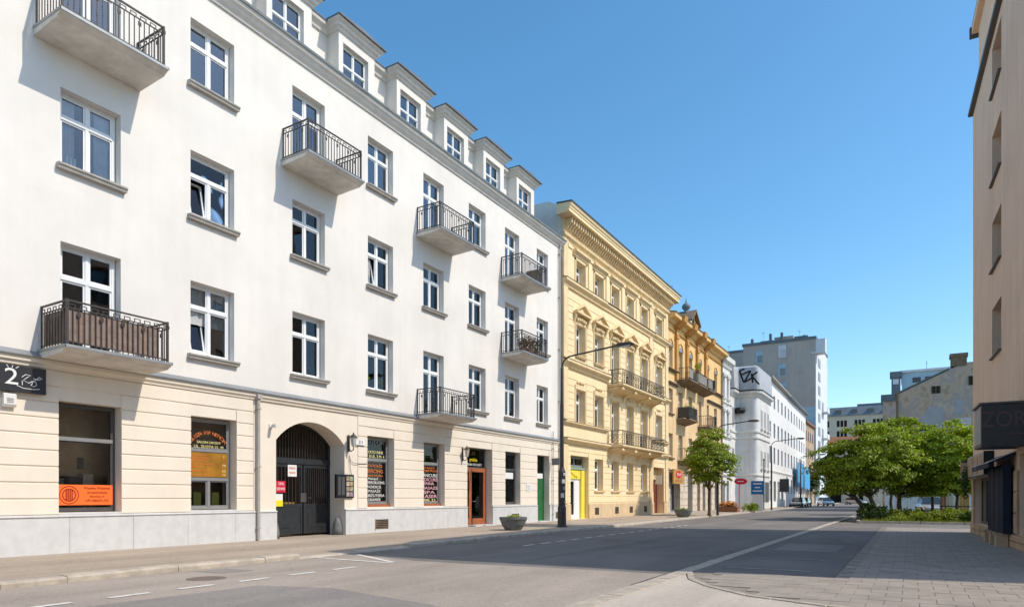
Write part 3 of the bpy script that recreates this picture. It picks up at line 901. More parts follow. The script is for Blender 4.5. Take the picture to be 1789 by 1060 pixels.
def balcony(parent, y0, y1, ztop, depth=1.25, floral=False, label=None):
    s = MB()
    t = 0.17
    s.prism([(0.0, ztop - t - 0.03), (depth - 0.16, ztop - t + 0.015), (depth - 0.12, ztop - t + 0.05), (depth - 0.05, ztop - t + 0.07), (depth, ztop - 0.07), (depth + 0.02, ztop - 0.05), (depth + 0.02, ztop), (0, ztop + 0.01)], y0, y1, 'y')
    b = s.build('balcony', M['slab'], parent, at=(0, (y0 + y1) / 2, ztop - t))
    if label: b['label'] = label
    ORG[b.name] = Vector((0, (y0 + y1) / 2, ztop - t))
    fl = MB()
    e = 0.028
    fl.box(depth + 0.021, depth + 0.036, y0 - 0.015, y1 + 0.015, ztop - 0.05, ztop + 0.012)
    fl.box(0.02, depth + 0.036, y0 - 0.016, y0 - 0.001, ztop - 0.05, ztop + 0.012)
    fl.box(0.02, depth + 0.036, y1 + 0.001, y1 + 0.016, ztop - 0.05, ztop + 0.012)
    fl.build('edge_flashing', M['flash'], b)
    X = depth - 0.07
    a, c = y0 + 0.07, y1 - 0.07
    H = 1.02
    for (zz, hh, nm) in ((ztop + H, 0.035, 'handrail'), (ztop + H - 0.16, 0.022, 'rail'), (ztop + 0.09, 0.025, 'rail')):
        r = MB()
        wd = 0.022 if nm == 'handrail' else 0.014
        r.box(X - wd, X + wd, a - wd, c + wd, zz - hh / 2, zz + hh / 2)
        r.build(nm, M['iron'], b)
        for yy in (a, c):
            r = MB(); r.box(0.0, X - wd - 0.001, yy - wd, yy + wd, zz - hh / 2, zz + hh / 2)
            r.build(nm, M['iron'], b)
    for (px, py) in ((X, a), (X, c), (0.03, a), (0.03, c)):
        w = 0.05 if px > 0.1 else 0.03
        inst(bar_mesh('corner_post', w, w, H + 0.03), 'corner_post', b, (px, py, ztop))
    n = max(3, round((c - a) / 0.125))
    m2 = max(3, round(X / 0.125))
    bm_ = bar_mesh('baluster', 0.02, 0.02, H - 0.18)
    key = bar_mesh('key_ornament', 0.014, 0.014, 0.15)
    for i in range(1, n):
        yy = a + (c - a) * i / n
        inst(bm_, 'baluster', b, (X, yy, ztop + 0.02))
    for yy in (a, c):
        for i in range(1, m2):
            inst(bm_, 'baluster', b, (X * i / m2, yy, ztop + 0.02))
    # key-pattern frieze between the two top rails and small square plates under it
    kb = MB()
    for i in range(0, n, 2):
        ya, yb = a + (c - a) * (i + 0.25) / n, a + (c - a) * (i + 1.35) / n
        z0_, z1_ = ztop + H - 0.15, ztop + H - 0.065
        kb.box(X - 0.008, X + 0.008, ya - 0.008, ya + 0.008, z0_, z1_); kb.box(X - 0.008, X + 0.008, yb - 0.008, yb + 0.008, z0_, z1_)
        kb.box(X - 0.008, X + 0.008, ya + 0.008, yb - 0.008, z1_ - 0.016, z1_)
    for i in range(2, n - 1, 4):
        yy = a + (c - a) * i / n
        kb.box(X + 0.011, X + 0.022, yy - 0.04, yy + 0.04, ztop + H - 0.34, ztop + H - 0.24)
    for yy in (a, c):
        for i in range(0, m2, 2):
            xa, xb = X * (i + 0.25) / m2, X * (i + 1.25) / m2
            kb.box(xa - 0.008, xa + 0.008, yy - 0.008, yy + 0.008, ztop + H - 0.15, ztop + H - 0.065)
            kb.box(xb - 0.008, xb + 0.008, yy - 0.008, yy + 0.008, ztop + H - 0.15, ztop + H - 0.065)
            kb.box(xa + 0.008, xb - 0.008, yy - 0.008, yy + 0.008, ztop + H - 0.081, ztop + H - 0.065)
        for i in (2, m2 - 2):
            kb.box(X * i / m2 - 0.04, X * i / m2 + 0.04, yy - 0.022, yy - 0.011, ztop + H - 0.34, ztop + H - 0.24)
    kb.build('key_frieze', M['iron'], b, kind='stuff')
    return b


for (y0, y1, z) in ((7.52, 10.02, 12.40), (14.62, 17.10, 12.40), (21.48, 24.02, 12.40), (28.08, 30.75, 12.40), (28.08, 30.75, 8.64), (7.62, 10.12, 4.90), (21.48, 24.05, 4.90)):
    balcony(wt, y0, y1, z)

# downpipes
for (yy, z0, z1) in ((13.66, 0.15, 4.52), (34.42, 0.15, 16.2), (33.55, 0.15, 5.2)):
    mb = MB(); r = 0.055 if yy != 33.55 else 0.025
    mb.tube([(0.11, yy, z0), (0.11, yy, z1)], r, 8)
    for q in (0.5, 2.4, 4.2, 7, 10, 13, 15.5):
        if z0 < q < z1: mb.box(0.0, 0.17, yy - r - 0.012, yy + r + 0.012, q, q + 0.04)
    if yy != 33.55:
        mb.box(0.03, 0.20, yy - 0.085, yy + 0.085, z1, z1 + 0.14)
    mb.build('downpipe', M['pipe'], wt)

# cellar vents
for (y0, y1) in ((19.0, 19.68), (29.1, 29.75), (34.0, 34.45)):
    mb = MB(); mb.box(0.05, 0.066, y0, y1, 0.26, 0.62)
    v = mb.build('cellar_vent', M['dark'], wt)
    mb = MB()
    for k in range(5): mb.box(0.06, 0.078, y0, y1, 0.275 + k * 0.068, 0.305 + k * 0.068)
    mb.box(0.06, 0.08, y0 - 0.02, y0 + 0.015, 0.25, 0.63); mb.box(0.06, 0.08, y1 - 0.015, y1 + 0.02, 0.25, 0.63)
    mb.build('grille', M['cap'], v)

# shop windows
gs = M['glass_s']
o = window(wt, 0.95, 2.35, 1.14, 3.77, -0.3, 1, (0.67,), 0.07, M['frame_d'], gs, name='shop_window')
o = window(wt, 4.75, 6.05, 1.14, 3.77, -0.3, 1, (0.67,), 0.07, M['frame_d'], gs, name='shop_window')
shop1 = window(wt, 8.07, 9.51, 1.12, 3.77, -0.28, 1, (0.67,), 0.06, M['frame_d'], gs, name='shop_window')
shop2 = window(wt, 11.48, 12.93, 1.12, 3.77, -0.28, (2, 1, 1), (0.33, 0.65), 0.07, M['frame_g'], gs, name='shop_window')
shop3 = window(wt, 18.61, 20.08, 1.20, 3.77, -0.28, 1, (0.66,), 0.07, M['frame_g'], gs, name='shop_window')
shop4 = window(wt, 21.98, 23.40, 1.20, 3.77, -0.28, 1, (0.66,), 0.07, M['frame_g'], gs, name='shop_window')
shop6 = window(wt, 28.52, 29.98, 1.12, 3.77, -0.28, 1, (0.66,), 0.07, M['frame_d'], gs, name='shop_window')
for (y0, y1) in ((18.61, 20.08), (21.98, 23.40)):
    mb = MB(); mb.box(-0.30, -0.20, y0, y1, 1.10, 1.20); mb.build('window_board', M['timber'], wt)
for (y0, y1) in ((8.05, 9.53), (11.46, 12.95), (28.5, 30.0)):
    mb = MB(); mb.box(-0.32, 0.03, y0, y1, 1.05, 1.10); mb.build('window_ledge', M['granite'], wt)
# grey transom bar across the first shop window, desk and partition inside
mb = MB(); mb.box(-0.285, -0.25, 8.13, 9.45, 2.86, 2.95); mb.build('transom_bar', M['frame_g'], wt)


def thing_box(name, x0, x1, y0, y1, z0, z1, mat, label, cat, T=TL, rz=0.0, group=None, bev=0.01):
    e = empty(name, ((x0 + x1) / 2, (y0 + y1) / 2, z0), T, rz, label, cat, group)
    mb = MB(); mb.prism([(x0, z0), (x1 - bev, z0), (x1, z0 + bev), (x1, z1 - bev), (x1 - bev, z1), (x0, z1)], y0, y1, 'y')
    mb.build('board', mat, e)
    return e


# orange banner in the first shop window
bn = thing_box('banner', -0.30, -0.272, 8.12, 9.46, 1.27, 1.78, M['sign_o'], 'bright orange banner across the foot of the left shop window', 'banner')
mb = MB()
def ring(mb, cy_, cz_, r0, r1, x0, x1, n=24, m=0, a0=0, a1=2 * math.pi, sy=1.0):
    for k in range(n):
        t0, t1 = a0 + (a1 - a0) * k / n, a0 + (a1 - a0) * (k + 1) / n
        pts = [(cy_ + sy * r0 * math.cos(t0), cz_ + r0 * math.sin(t0)), (cy_ + sy * r1 * math.cos(t0), cz_ + r1 * math.sin(t0)),
               (cy_ + sy * r1 * math.cos(t1), cz_ + r1 * math.sin(t1)), (cy_ + sy * r0 * math.cos(t1), cz_ + r0 * math.sin(t1))]
        mb.prism(pts, x0, x1, 'x', m)
ring(mb, 8.42, 1.525, 0.205, 0.225, -0.271, -0.267)
ring(mb, 8.42, 1.525, 0.135, 0.160, -0.271, -0.267)
for k in (-0.075, -0.03, 0.015, 0.06):
    mb.box(-0.271, -0.267, 8.42 + k - 0.006, 8.42 + k + 0.022, 1.40, 1.655)
mb.build('emblem', M['print_r'], bn)
for body, z, w, sz in (('Prezenty Wiosenne', 1.70, 0.62, 0.085), ('na zamówienie', 1.59, 0.48, 0.075), ('Stolica II', 1.49, 0.34, 0.07), ('UP-ABAFL-PZ', 1.385, 0.56, 0.085)):
    letter(bn, body, sz, M['print_r'], (-0.269, 9.08, z), w)

# price window lettering and amber poster
vl = empty('window_lettering', (-0.27, 12.2, 1.99), TL, 0, 'arched orange shop lettering with white lines above the price list', 'lettering')
txt = 'GLISZA VIP NETYCIM'
for i, chh in enumerate(txt):
    if chh == ' ': continue
    t = math.pi * 0.80 - math.pi * 0.60 * i / (len(txt) - 1)
    letter(vl, chh, 0.15, M['sign_do'], (-0.271, 12.2 + 0.66 * math.cos(t), 2.78 + 0.58 * math.sin(t)), None, roll=(t - math.pi / 2) * 0.75)
letter(vl, 'SALON URODY', 0.10, M['print_y'], (-0.271, 12.22, 3.08), 0.78)
letter(vl, 'UL. ZLOTA 21. M', 0.12, M['print_y'], (-0.271, 12.22, 2.95), 0.95)
ps = thing_box('price_list', -0.30, -0.272, 11.57, 12.84, 2.06, 2.78, M['sign_ob'], 'amber price list poster with orange lines in the narrow shop window', 'poster')
for body, z, w in (('Strzyżenie', 2.70, 0.5), ('damskie krótkie', 2.62, 0.6), ('damskie długie', 2.55, 0.55), ('Koloryzacja włosów', 2.44, 0.75), ('pasemka', 2.36, 0.42), ('Manicure hybryd.', 2.25, 0.62), ('Pedicure classic', 2.13, 0.72)):
    letter(ps, body, 0.075, M['sign_do'], (-0.269, 11.62 + w / 2, z), w)
for body, z in (('P', 2.68), ('100', 2.42), ('6·0', 2.25), ('7·0', 2.13)):
    letter(ps, body, 0.085, M['print_y'], (-0.269, 12.72, z), None)
for k, yy in enumerate((11.83, 12.42)):
    thing_box('lime_box', -0.62, -0.42, yy, yy + 0.24, 1.2, 1.62, M['yel'] if False else P('lime_card%d' % k, (0.42, 0.48, 0.12), 0.7, 0.1, 4, 0), 'lime green box standing inside the price list window, ' + ('farther left' if k == 0 else 'farther right'), 'box', group='lime boxes in the shop window')

# tattoo-parlour style lettering in the two dark shop windows
def window_words(y0, lines, label):
    e = empty('window_lettering', (-0.27, y0, 1.2), TL, 0, label, 'lettering', 'lettering on the dark shop windows')
    for body, z, w, sz, mt, dy in lines:
        letter(e, body, sz, mt, (-0.271, y0 + dy, z), w)
    return e


window_words(19.33, [('TUTOR', 3.58, 1.0, 0.2, M['frame_g'], 0), ('YATO INNE', 3.20, 0.85, 0.15, M['print_y'], 0.02), ('1 B UL. 2 M. 4', 3.04, 0.95, 0.15, M['print_y'], 0.02),
                    ('TATUAŻE', 2.67, 0.8, 0.14, M['sign_do'], 0), ('PIERCING', 2.47, 0.98, 0.19, M['sign_do'], -0.05), ('kosmetyka', 2.31, 0.95, 0.12, M['sign_do'], -0.05),
                    ('Makijaż', 2.18, 0.55, 0.11, M['print_w'], -0.12), ('• MIKROBLADING', 2.03, 1.05, 0.15, M['print_w'], 0), ('• PAZNOKCIE', 1.86, 0.85, 0.14, M['print_w'], -0.1),
                    ('• MASAŻE', 1.70, 0.8, 0.14, M['print_w'], -0.12), ('• BIŻUTERIA', 1.53, 1.05, 0.15, M['print_w'], 0), ('• GRAWER', 1.37, 0.8, 0.15, M['print_w'], -0.1)],
             'orange and white list of services on the shop window right of the gate')
mb = window_words(22.68, [('OTWARTE', 2.72, 0.8, 0.11, M['sign_do'], 0), ('CZYNNE PN-SOB', 2.60, 1.2, 0.14, M['sign_do'], 0), ('MANICURE', 2.40, 1.15, 0.2, M['print_w'], 0),
                         ('PEDICURE', 2.22, 1.2, 0.2, M['print_p'], 0), ('HENNA', 2.05, 0.9, 0.18, M['print_p'], -0.1), ('MASAZE', 1.86, 1.1, 0.18, M['print_p'], 0.05),
                         ('SPA', 1.68, 0.8, 0.18, M['print_p'], 0), ('LASER', 1.50, 1.0, 0.2, M['print_p'], 0.05), ('MIR 21', 1.34, 0.9, 0.15, M['print_y'], 0)],
             'pink and white list of services on the shop window left of the brown door')

for (a, b, z1, lb) in ((7.6, 10.2, 3.9, 0), (11.2, 13.3, 3.9, 1)):
    mb = MB(); mb.box(-1.15, -1.1, a, b, 0.3, z1); mb.build('shop_partition', M['shopwall'], wt)
for (a, b, c, d, mt) in ((8.5, 8.9, 1.2, 2.0, 'sign_k'), (8.95, 9.2, 1.2, 2.06, 'oldstone'), (8.15, 8.5, 1.2, 1.95, 'frame_g')):
    mb = MB(); mb.box(-0.95, -0.7, a, b, c, d); mb.build('counter', M[mt], wt)
mb = MB(); mb.box(-1.095, -1.08, 9.0, 9.16, 2.2, 2.5); mb.build('wall_picture', M['curtain_d'], wt)
# brown door with transom
fr = MB()
d0, d1, xz = 25.40, 27.18, -0.36
for (a, b, c, d) in ((25.17, 25.27, 0.14, 2.82), (25.80, 25.92, 0.14, 2.78), (27.14, 27.26, 0.14, 2.82), (25.92, 26.02, 0.14, 2.68), (27.02, 27.14, 0.14, 2.68)):
    fr.box(xz - 0.05, xz + 0.03, a, b, c, d)
fr.box(xz - 0.05, xz + 0.035, 25.17, 27.26, 2.68, 2.86)
fr.box(xz - 0.05, xz + 0.02, 25.92, 27.14, 0.14, 0.46); fr.box(xz - 0.05, xz + 0.02, 25.17, 25.92, 0.14, 0.46)
dr = fr.build('shop_door', M['timber'], wt)
for (a, b, c, d) in ((25.27, 25.80, 0.46, 2.68), (26.02, 27.02, 0.46, 2.68), (25.2, 27.24, 2.9, 3.74)):
    inst(box_mesh('pane', 0.012, b - a, d - c, gs), 'pane', dr, (xz - 0.01, a, c))
mb = MB(); mb.tube([(xz + 0.03, 26.06, 1.28), (xz + 0.09, 26.06, 1.28), (xz + 0.09, 26.26, 1.28)], 0.014, 6); mb.build('handle', M['rim'], dr)
mb = MB(); mb.box(xz - 0.06, xz + 0.01, 25.17, 27.26, 2.86, 2.91); mb.box(xz - 0.06, xz + 0.01, 25.17, 27.26, 3.73, 3.79); mb.build('transom_frame', M['frame_d'], dr)
letter(dr, '33', 0.24, M['rust'], (xz + 0.004, 26.2, 3.55), 0.3)
letter(dr, 'pralnia', 0.24, M['yel'], (xz + 0.004, 26.2, 3.25), 0.62)
letter(dr, 'PRALNIA OD ULICY', 0.15, M['print_w'], (xz + 0.004, 26.2, 3.02), 1.4)
mb = MB(); mb.box(-0.35, 0.28, 25.45, 27.26, 0.10, 0.165); mb.build('door_step', M['granite'], wt)
thing_box('round_notice', xz - 0.003, xz + 0.012, 25.4, 25.62, 1.1, 1.42, M['paper'], 'small white notice stuck on the side pane of the brown door', 'notice', bev=0.002)
# green door
fr = MB(); xg = -0.36
fr.box(xg - 0.05, xg + 0.03, 31.84, 31.94, 0.14, 3.79); fr.box(xg - 0.05, xg + 0.03, 33.15, 33.25, 0.14, 3.79)
fr.box(xg - 0.05, xg + 0.035, 31.94, 33.15, 2.62, 2.72); fr.box(xg - 0.05, xg + 0.02, 31.94, 33.15, 0.14, 0.55)
fr.box(xg - 0.05, xg + 0.02, 31.94, 32.06, 0.55, 2.62); fr.box(xg - 0.05, xg + 0.02, 32.5, 33.15, 0.55, 2.62)
dg_ = fr.build('shop_door', M['door_g'], wt); dg_['label'] = 'green shop door'
inst(box_mesh('pane', 0.012, 0.44, 2.07, gs), 'pane', dg_, (xg - 0.01, 32.06, 0.55))
inst(box_mesh('pane', 0.012, 1.21, 1.07, gs), 'pane', dg_, (xg - 0.01, 31.94, 2.72))
thing_box('white_notice', xg + 0.0, xg + 0.045, 32.02, 33.08, 2.52, 2.80, M['paper'], 'long white notice over the green door', 'notice', bev=0.002)
mb = MB(); mb.box(-0.35, 0.2, 31.84, 33.25, 0.10, 0.16); mb.build('door_step', M['granite'], wt)
thing_box('white_notice', -0.29, -0.27, 28.62, 29.75, 2.42, 2.74, M['paper'], 'white notice behind the glass of the shop window beside the stone bowl', 'notice', bev=0.002)

# carriage gate
xg = -0.78
g = MB()
g.box(xg - 0.05, xg + 0.05, 14.42, 14.52, 0.12, 3.3); g.box(xg - 0.05, xg + 0.05, 17.34, 17.44, 0.12, 3.3)
g.box(xg - 0.06, xg + 0.06, 14.42, 17.44, 2.62, 2.82)
for (ya, za), (yb, zb) in zip(arc, arc[1:]):
    g.prism([(ya, za - 0.09), (yb, zb - 0.09), (yb, zb), (ya, za)], xg - 0.05, xg + 0.05, 'x')
gt = g.build('carriage_gate', M['gate'], wt)
for k in range(23):
    yy = 14.60 + k * (17.26 - 14.60) / 22
    zt_ = zt - rr + math.sqrt(rr * rr - (yy - cy) ** 2)
    inst(bar_mesh('gate_bar', 0.03, 0.03, round(zt_ - 0.09 - 2.82, 3), M['gate']), 'gate_bar', gt, (xg, yy, 2.82))
for (a, b) in ((14.55, 16.16), (16.22, 17.33)):
    lf = MB()
    lf.box(xg - 0.03, xg + 0.03, a, a + 0.07, 0.2, 2.6); lf.box(xg - 0.03, xg + 0.03, b - 0.07, b, 0.2, 2.6)
    lf.box(xg - 0.03, xg + 0.03, a + 0.07, b - 0.07, 2.5, 2.6); lf.box(xg - 0.03, xg + 0.03, a + 0.07, b - 0.07, 0.2, 0.28)
    lf.box(xg - 0.03, xg + 0.03, a + 0.07, b - 0.07, 1.14, 1.24); lf.box(xg - 0.015, xg + 0.015, a + 0.07, b - 0.07, 0.28, 1.14)
    lf.box(xg + 0.016, xg + 0.03, a + 0.2, b - 0.2, 0.42, 1.0)
    n = 10
    for k in range(n):
        yy = a + 0.12 + (b - a - 0.24) * k / (n - 1)
        lf.box(xg - 0.014, xg + 0.014, yy - 0.014, yy + 0.014, 1.24, 2.5)
        lf.ball((xg, yy, 2.53), 0.02, 0.02, 0.05, 6, 4)
    lf.build('gate_leaf', M['gate'], gt)
mb = MB(); mb.box(xg + 0.03, xg + 0.06, 16.06, 16.32, 1.3, 1.62); mb.tube([(xg + 0.06, 16.36, 1.45), (xg + 0.11, 16.36, 1.45), (xg + 0.11, 16.5, 1.45)], 0.014, 6); mb.build('lock', M['frame_d'], gt)
mb = MB(); mb.box(xg - 0.1, xg - 0.06, 14.5, 15.9, 1.2, 1.3); mb.build('brass_rail', M['amber'], gt)


def plate(name, x, y0, y1, z0, z1, mat, label, cat='sign', group=None, th=0.012, T=TL, rz=0.0):
    return thing_box(name, x, x + th, y0, y1, z0, z1, mat, label, cat, T, rz, group, bev=0.002)


pl = plate('notice', xg + 0.035, 15.52, 15.90, 2.18, 2.58, M['paper'], 'white paper notice high on the iron gate', 'notice')
letter(pl, 'ZAKAZ', 0.10, M['red'], (xg + 0.05, 15.71, 2.47), 0.28); letter(pl, 'WJAZDU', 0.09, M['sign_do'], (xg + 0.05, 15.71, 2.31), 0.28)
pl = plate('red_sign', xg + 0.035, 14.98, 15.42, 1.63, 2.02, M['red'], 'crimson sign with white words on the gate', 'sign')
letter(pl, 'OPAL', 0.13, M['print_w'], (xg + 0.05, 15.24, 1.92), 0.24); letter(pl, 'SERWIS', 0.13, M['print_w'], (xg + 0.05, 15.22, 1.75), 0.34)
pl = plate('yellow_sign', xg + 0.035, 14.98, 15.30, 1.16, 1.58, M['paper'], 'white and yellow sign below the crimson one on the gate', 'sign')
mb = MB(); mb.box(xg + 0.048, xg + 0.053, 14.98, 15.30, 1.16, 1.37); mb.build('lower_half', M['yel'], pl)

# menu board, house number, plaques, alarm box, left sign
mbd = thing_box('picture_board', -0.02, 0.07, 16.98, 17.84, 1.44, 2.29, M['black'], 'black board of small framed pictures at the right of the arch', 'board', bev=0.01)
for i in range(2):
    for k in range(4):
        q = MB(); y0 = 17.46 + i * 0.18; z0 = 1.50 + k * 0.19
        q.box(0.07, 0.076, y0, y0 + 0.15, z0, z0 + 0.155)
        q.build('picture', P('picture_print%d%d' % (i, k), (rc.uniform(.25, .5), rc.uniform(.2, .4), rc.uniform(.15, .35)), 0.6, 0.6, 14, 0), mbd)
for i in range(2):
    q = MB(); q.box(0.07, 0.074, 17.06 + i * 0.18, 17.2 + i * 0.18, 1.55, 2.2); q.build('picture', M['frame_d'], mbd)
# the board sits on a bracket in the recess
pl = plate('house_number', 0.036, 17.98, 18.42, 3.36, 3.60, M['paper'], 'small white house number plate beside the arch', 'number plate')
letter(pl, '21', 0.16, M['black'], (0.0485, 18.22, 3.50), 0.2)
mb = MB(); mb.box(0.0485, 0.051, 18.0, 18.4, 3.365, 3.395); mb.build('number_line', M['black'], pl)
pl = plate('plaque', 0.034, 30.62, 31.12, 1.78, 2.20, M['paper'], 'pale metal plaque on the wall left of the green door', 'plaque')
for k in range(3):
    q = MB(); q.box(0.0462, 0.048, 30.70, 31.04, 1.86 + k * 0.1, 1.89 + k * 0.1); q.build('text_line', M['frame_g'], pl)
ps_ = empty('projecting_sign', (0.0, 33.4, 3.3), TL, 0, 'small grey sign projecting from the wall by the green door', 'sign')
q = MB(); q.box(0.12, 0.62, 33.36, 33.40, 3.28, 3.66); q.build('board', M['frame_g'], ps_)
q = MB(); q.tube([(0, 33.38, 3.6), (0.14, 33.38, 3.6)], 0.015, 6); q.build('bracket', M['iron'], ps_)
sg = empty('shop_sign', (0.13, 6.9, 3.86), TL, 0, 'black shop sign with a white numeral and loops at the far left', 'sign')
q = MB(); q.box(0.06, 0.16, 6.1, 7.72, 3.86, 4.45); q.build('board', M['sign_k'], sg)
letter(sg, '2', 0.52, M['print_w'], (0.162, 7.02, 4.17), 0.26)
q = MB()
def curl(q, pts, r=0.009):
    q.tube([(0.168, a, b) for a, b in pts], r, 5)
curl(q, [(7.22, 4.20), (7.30, 4.27), (7.40, 4.26), (7.33, 4.21), (7.25, 4.13), (7.36, 4.08), (7.48, 4.16), (7.58, 4.25), (7.63, 4.22), (7.55, 4.18), (7.45, 4.20)])
curl(q, [(7.12, 4.00), (7.25, 3.95), (7.45, 3.95), (7.58, 3.97)])
curl(q, [(7.40, 4.12), (7.50, 4.13), (7.52, 4.06), (7.46, 4.01), (7.40, 4.04), (7.44, 4.09)])
curl(q, [(6.92, 4.44), (6.96, 4.38)]); curl(q, [(7.04, 4.44), (7.03, 4.38)]); curl(q, [(7.16, 4.43), (7.10, 4.38)]); curl(q, [(7.23, 4.12), (7.23, 4.02)])
q.build('flourish', M['print_w'], sg)
ab = empty('alarm_box', (0.03, 7.02, 3.52), TL, 0, 'cream alarm box on the wall under the black sign', 'alarm box')
q = MB(); q.prism([(0.03, 3.52), (0.11, 3.50), (0.15, 3.56), (0.14, 3.78), (0.10, 3.82), (0.03, 3.80)], 6.88, 7.13, 'y'); q.build('housing', M['plastic'], ab)
q = MB()
for k in range(3): q.box(0.148, 0.155, 6.94, 7.07, 3.60 + k * 0.04, 3.615 + k * 0.04)
q.build('grille', M['frame_g'], ab)


def wall_lantern(y, z, label, arm=0.28):
    e = empty('wall_lantern', (0.03, y, z), TL, 0, label, 'lantern', 'lanterns on the white tenement')
    q = MB(); q.box(0.03, 0.055, y - 0.05, y + 0.05, z + 0.1, z + 0.7)
    q.tube([(0.05, y, z + 0.22), (0.16, y, z + 0.10), (arm, y, z + 0.16), (arm, y, z + 0.28)], 0.018, 6)
    q.tube([(0.05, y, z + 0.62), (arm, y, z + 0.66)], 0.012, 6); q.build('bracket', M['iron'], e)
    q = MB(); q.lathe([(0.06, 0.28), (0.12, 0.58), (0.12, 0.6)], (arm, y, z), 8); q.build('lamp_glass', M['lampglass'], e)
    q = MB(); q.lathe([(0.15, 0.601), (0.09, 0.68), (0.03, 0.72), (0.02, 0.78)], (arm, y, z), 8); q.build('lamp_cap', M['iron'], e)
    return e


wall_lantern(17.60, 3.02, 'black wall lantern beside the arched gate')
wall_lantern(24.75, 3.02, 'black wall lantern left of the brown shop door')
cv = empty('camera', (0.03, 14.2, 3.7), TL, 0, 'little security camera on the wall left of the arch', 'camera')
q = MB(); q.box(0.0, 0.04, 14.14, 14.26, 3.66, 3.80); q.tube([(0.04, 14.2, 3.74), (0.14, 14.2, 3.72)], 0.02, 6); q.box(0.12, 0.30, 14.15, 14.25, 3.68, 3.78); q.build('housing', M['plastic'], cv)
for (yy, lab) in ((14.52, 'left'), (17.30, 'right')):
    e = empty('guard_stone', (-0.2, yy, 0.12), TL, 0, 'dark grey guard stone at the %s jamb of the gate' % lab, 'guard stone', 'guard stones of the gate')
    q = MB(); q.lathe([(0.17, 0), (0.18, 0.18), (0.14, 0.42), (0.09, 0.56), (0.04, 0.62)], (-0.22, yy, 0.12), 12); q.build('stone', M['bowl'], e, smooth=True)
# loose cable looping down the wall by the lantern
cb = empty('cable', (0.04, 17.75, 2.2), TL, 0, 'thin loose cable on the wall between the lantern and the shop window', 'cable')
q = MB(); q.tube([(0.045, 17.62, 3.0), (0.05, 17.70, 2.78), (0.05, 17.90, 2.70), (0.045, 18.55, 2.72)], 0.010, 5); q.tube([(0.045, 17.64, 2.98), (0.05, 17.68, 2.5), (0.05, 17.74, 2.28)], 0.009, 5); q.build('wire', M['iron'], cb)

# things on the balconies
sc_ = empty('balcony_screen', (1.1, 8.87, 4.98), TL, 0, 'brown reed screen tied inside the railing of the nearest low balcony', 'screen')
q = MB(); n = 34
X = 1.25 - 0.07 - 0.022
for k in range(n):
    a, b = 7.72 + (9.85 - 7.72) * k / n, 7.72 + (9.85 - 7.72) * (k + 1) / n
    q.box(X - 0.02, X - 0.006 + 0.004 * (k % 2), a, b - 0.004, 5.02 - 0.05 * (k / n), 5.74 + 0.01 * math.sin(k))
q.build('reed_sheet', M['screen'], sc_)
q = MB(); n = 16
for k in range(n):
    a, b = 0.10 + (X - 0.14) * k / n, 0.10 + (X - 0.14) * (k + 1) / n
    q.box(a, b - 0.004, 7.72, 7.736 + 0.004 * (k % 2), 5.02, 5.74)
q.build('reed_sheet', M['screen'], sc_)


def leaf_ball(mb, c, rx, ry, rz, n, size, rn):
    for _ in range(n):
        a, u, rr_ = rn.uniform(0, 6.283), rn.uniform(-1, 1), rn.random() ** 0.4
        s = math.sqrt(1 - u * u)
        p = Vector((c[0] + rx * rr_ * s * math.cos(a), c[1] + ry * rr_ * s * math.sin(a), c[2] + rz * rr_ * u))
        nrm = Vector((rn.gauss(0, 1), rn.gauss(0, 1), rn.gauss(0.4, 1))).normalized()
        t = nrm.orthogonal().normalized(); t = Matrix.Rotation(rn.uniform(0, 6.28), 3, nrm) @ t
        w = nrm.cross(t); L = size * rn.uniform(0.7, 1.3)
        mb.add([p - t * L * 0.5, p + w * L * 0.32, p + t * L * 0.5, p - w * L * 0.32], [(0, 1, 2, 3)])


def pot_plant(T, x, y, z, r, h, label, fm, group=None, pot=M['rust']):
    e = empty('potted_plant', (x, y, z), T, 0, label, 'plant', group)
    q = MB(); q.lathe([(r * 0.6, 0), (r * 0.85, 0.24), (r * 0.92, 0.26), (r * 0.7, 0.25)], (x, y, z), 10); q.build('pot', pot, e)
    q = MB(); leaf_ball(q, (x, y, z + 0.26 + h * 0.5), r * 1.5, r * 1.6, h * 0.6, 260, 0.10, rc); q.build('foliage', fm, e, fix=False)
    return e


pot_plant(TL, 0.95, 28.65, 8.66, 0.2, 0.45, 'reddish flowering pot plant at the left of the flowered balcony', M['flower_r'], 'pot plants on the flowered balcony')
pot_plant(TL, 0.95, 29.25, 8.66, 0.22, 0.62, 'brown green bushy pot plant in the middle of the flowered balcony', M['flower_r'], 'pot plants on the flowered balcony')
pot_plant(TL, 0.95, 29.9, 8.66, 0.22, 0.66, 'dark green bushy pot plant at the right of the flowered balcony', M['leaf_d'], 'pot plants on the flowered balcony')
thing_box('pale_parcel', -0.50, -0.36, 8.35, 8.62, 9.55, 9.90, M['print_w'], 'small pale mint box standing inside a window under the top left balcony', 'box')
pot_plant(TL, -0.45, 18.95, 5.58, 0.14, 0.35, 'yellow flowering pot plant at the left inside the violet curtained window', M['leaf_y'], 'pot plants behind the violet curtained window', M['yel'])
pot_plant(TL, -0.45, 19.6, 5.58, 0.14, 0.35, 'yellow flowering pot plant at the right inside the violet curtained window', M['leaf_y'], 'pot plants behind the violet curtained window', M['yel'])
ac = empty('cabinet', (0.5, 30.4, 12.41), TL, 0, 'dark slatted cabinet standing at the end of the far upper balcony', 'cabinet')
q = MB(); q.box(0.35, 0.95, 30.15, 30.6, 12.43, 13.25); q.build('body', M['cap'], ac)
q = MB()
for k in range(6): q.box(0.951, 0.965, 30.17, 30.58, 12.5 + k * 0.12, 12.57 + k * 0.12)
q.build('door', M['frame_d'], ac)
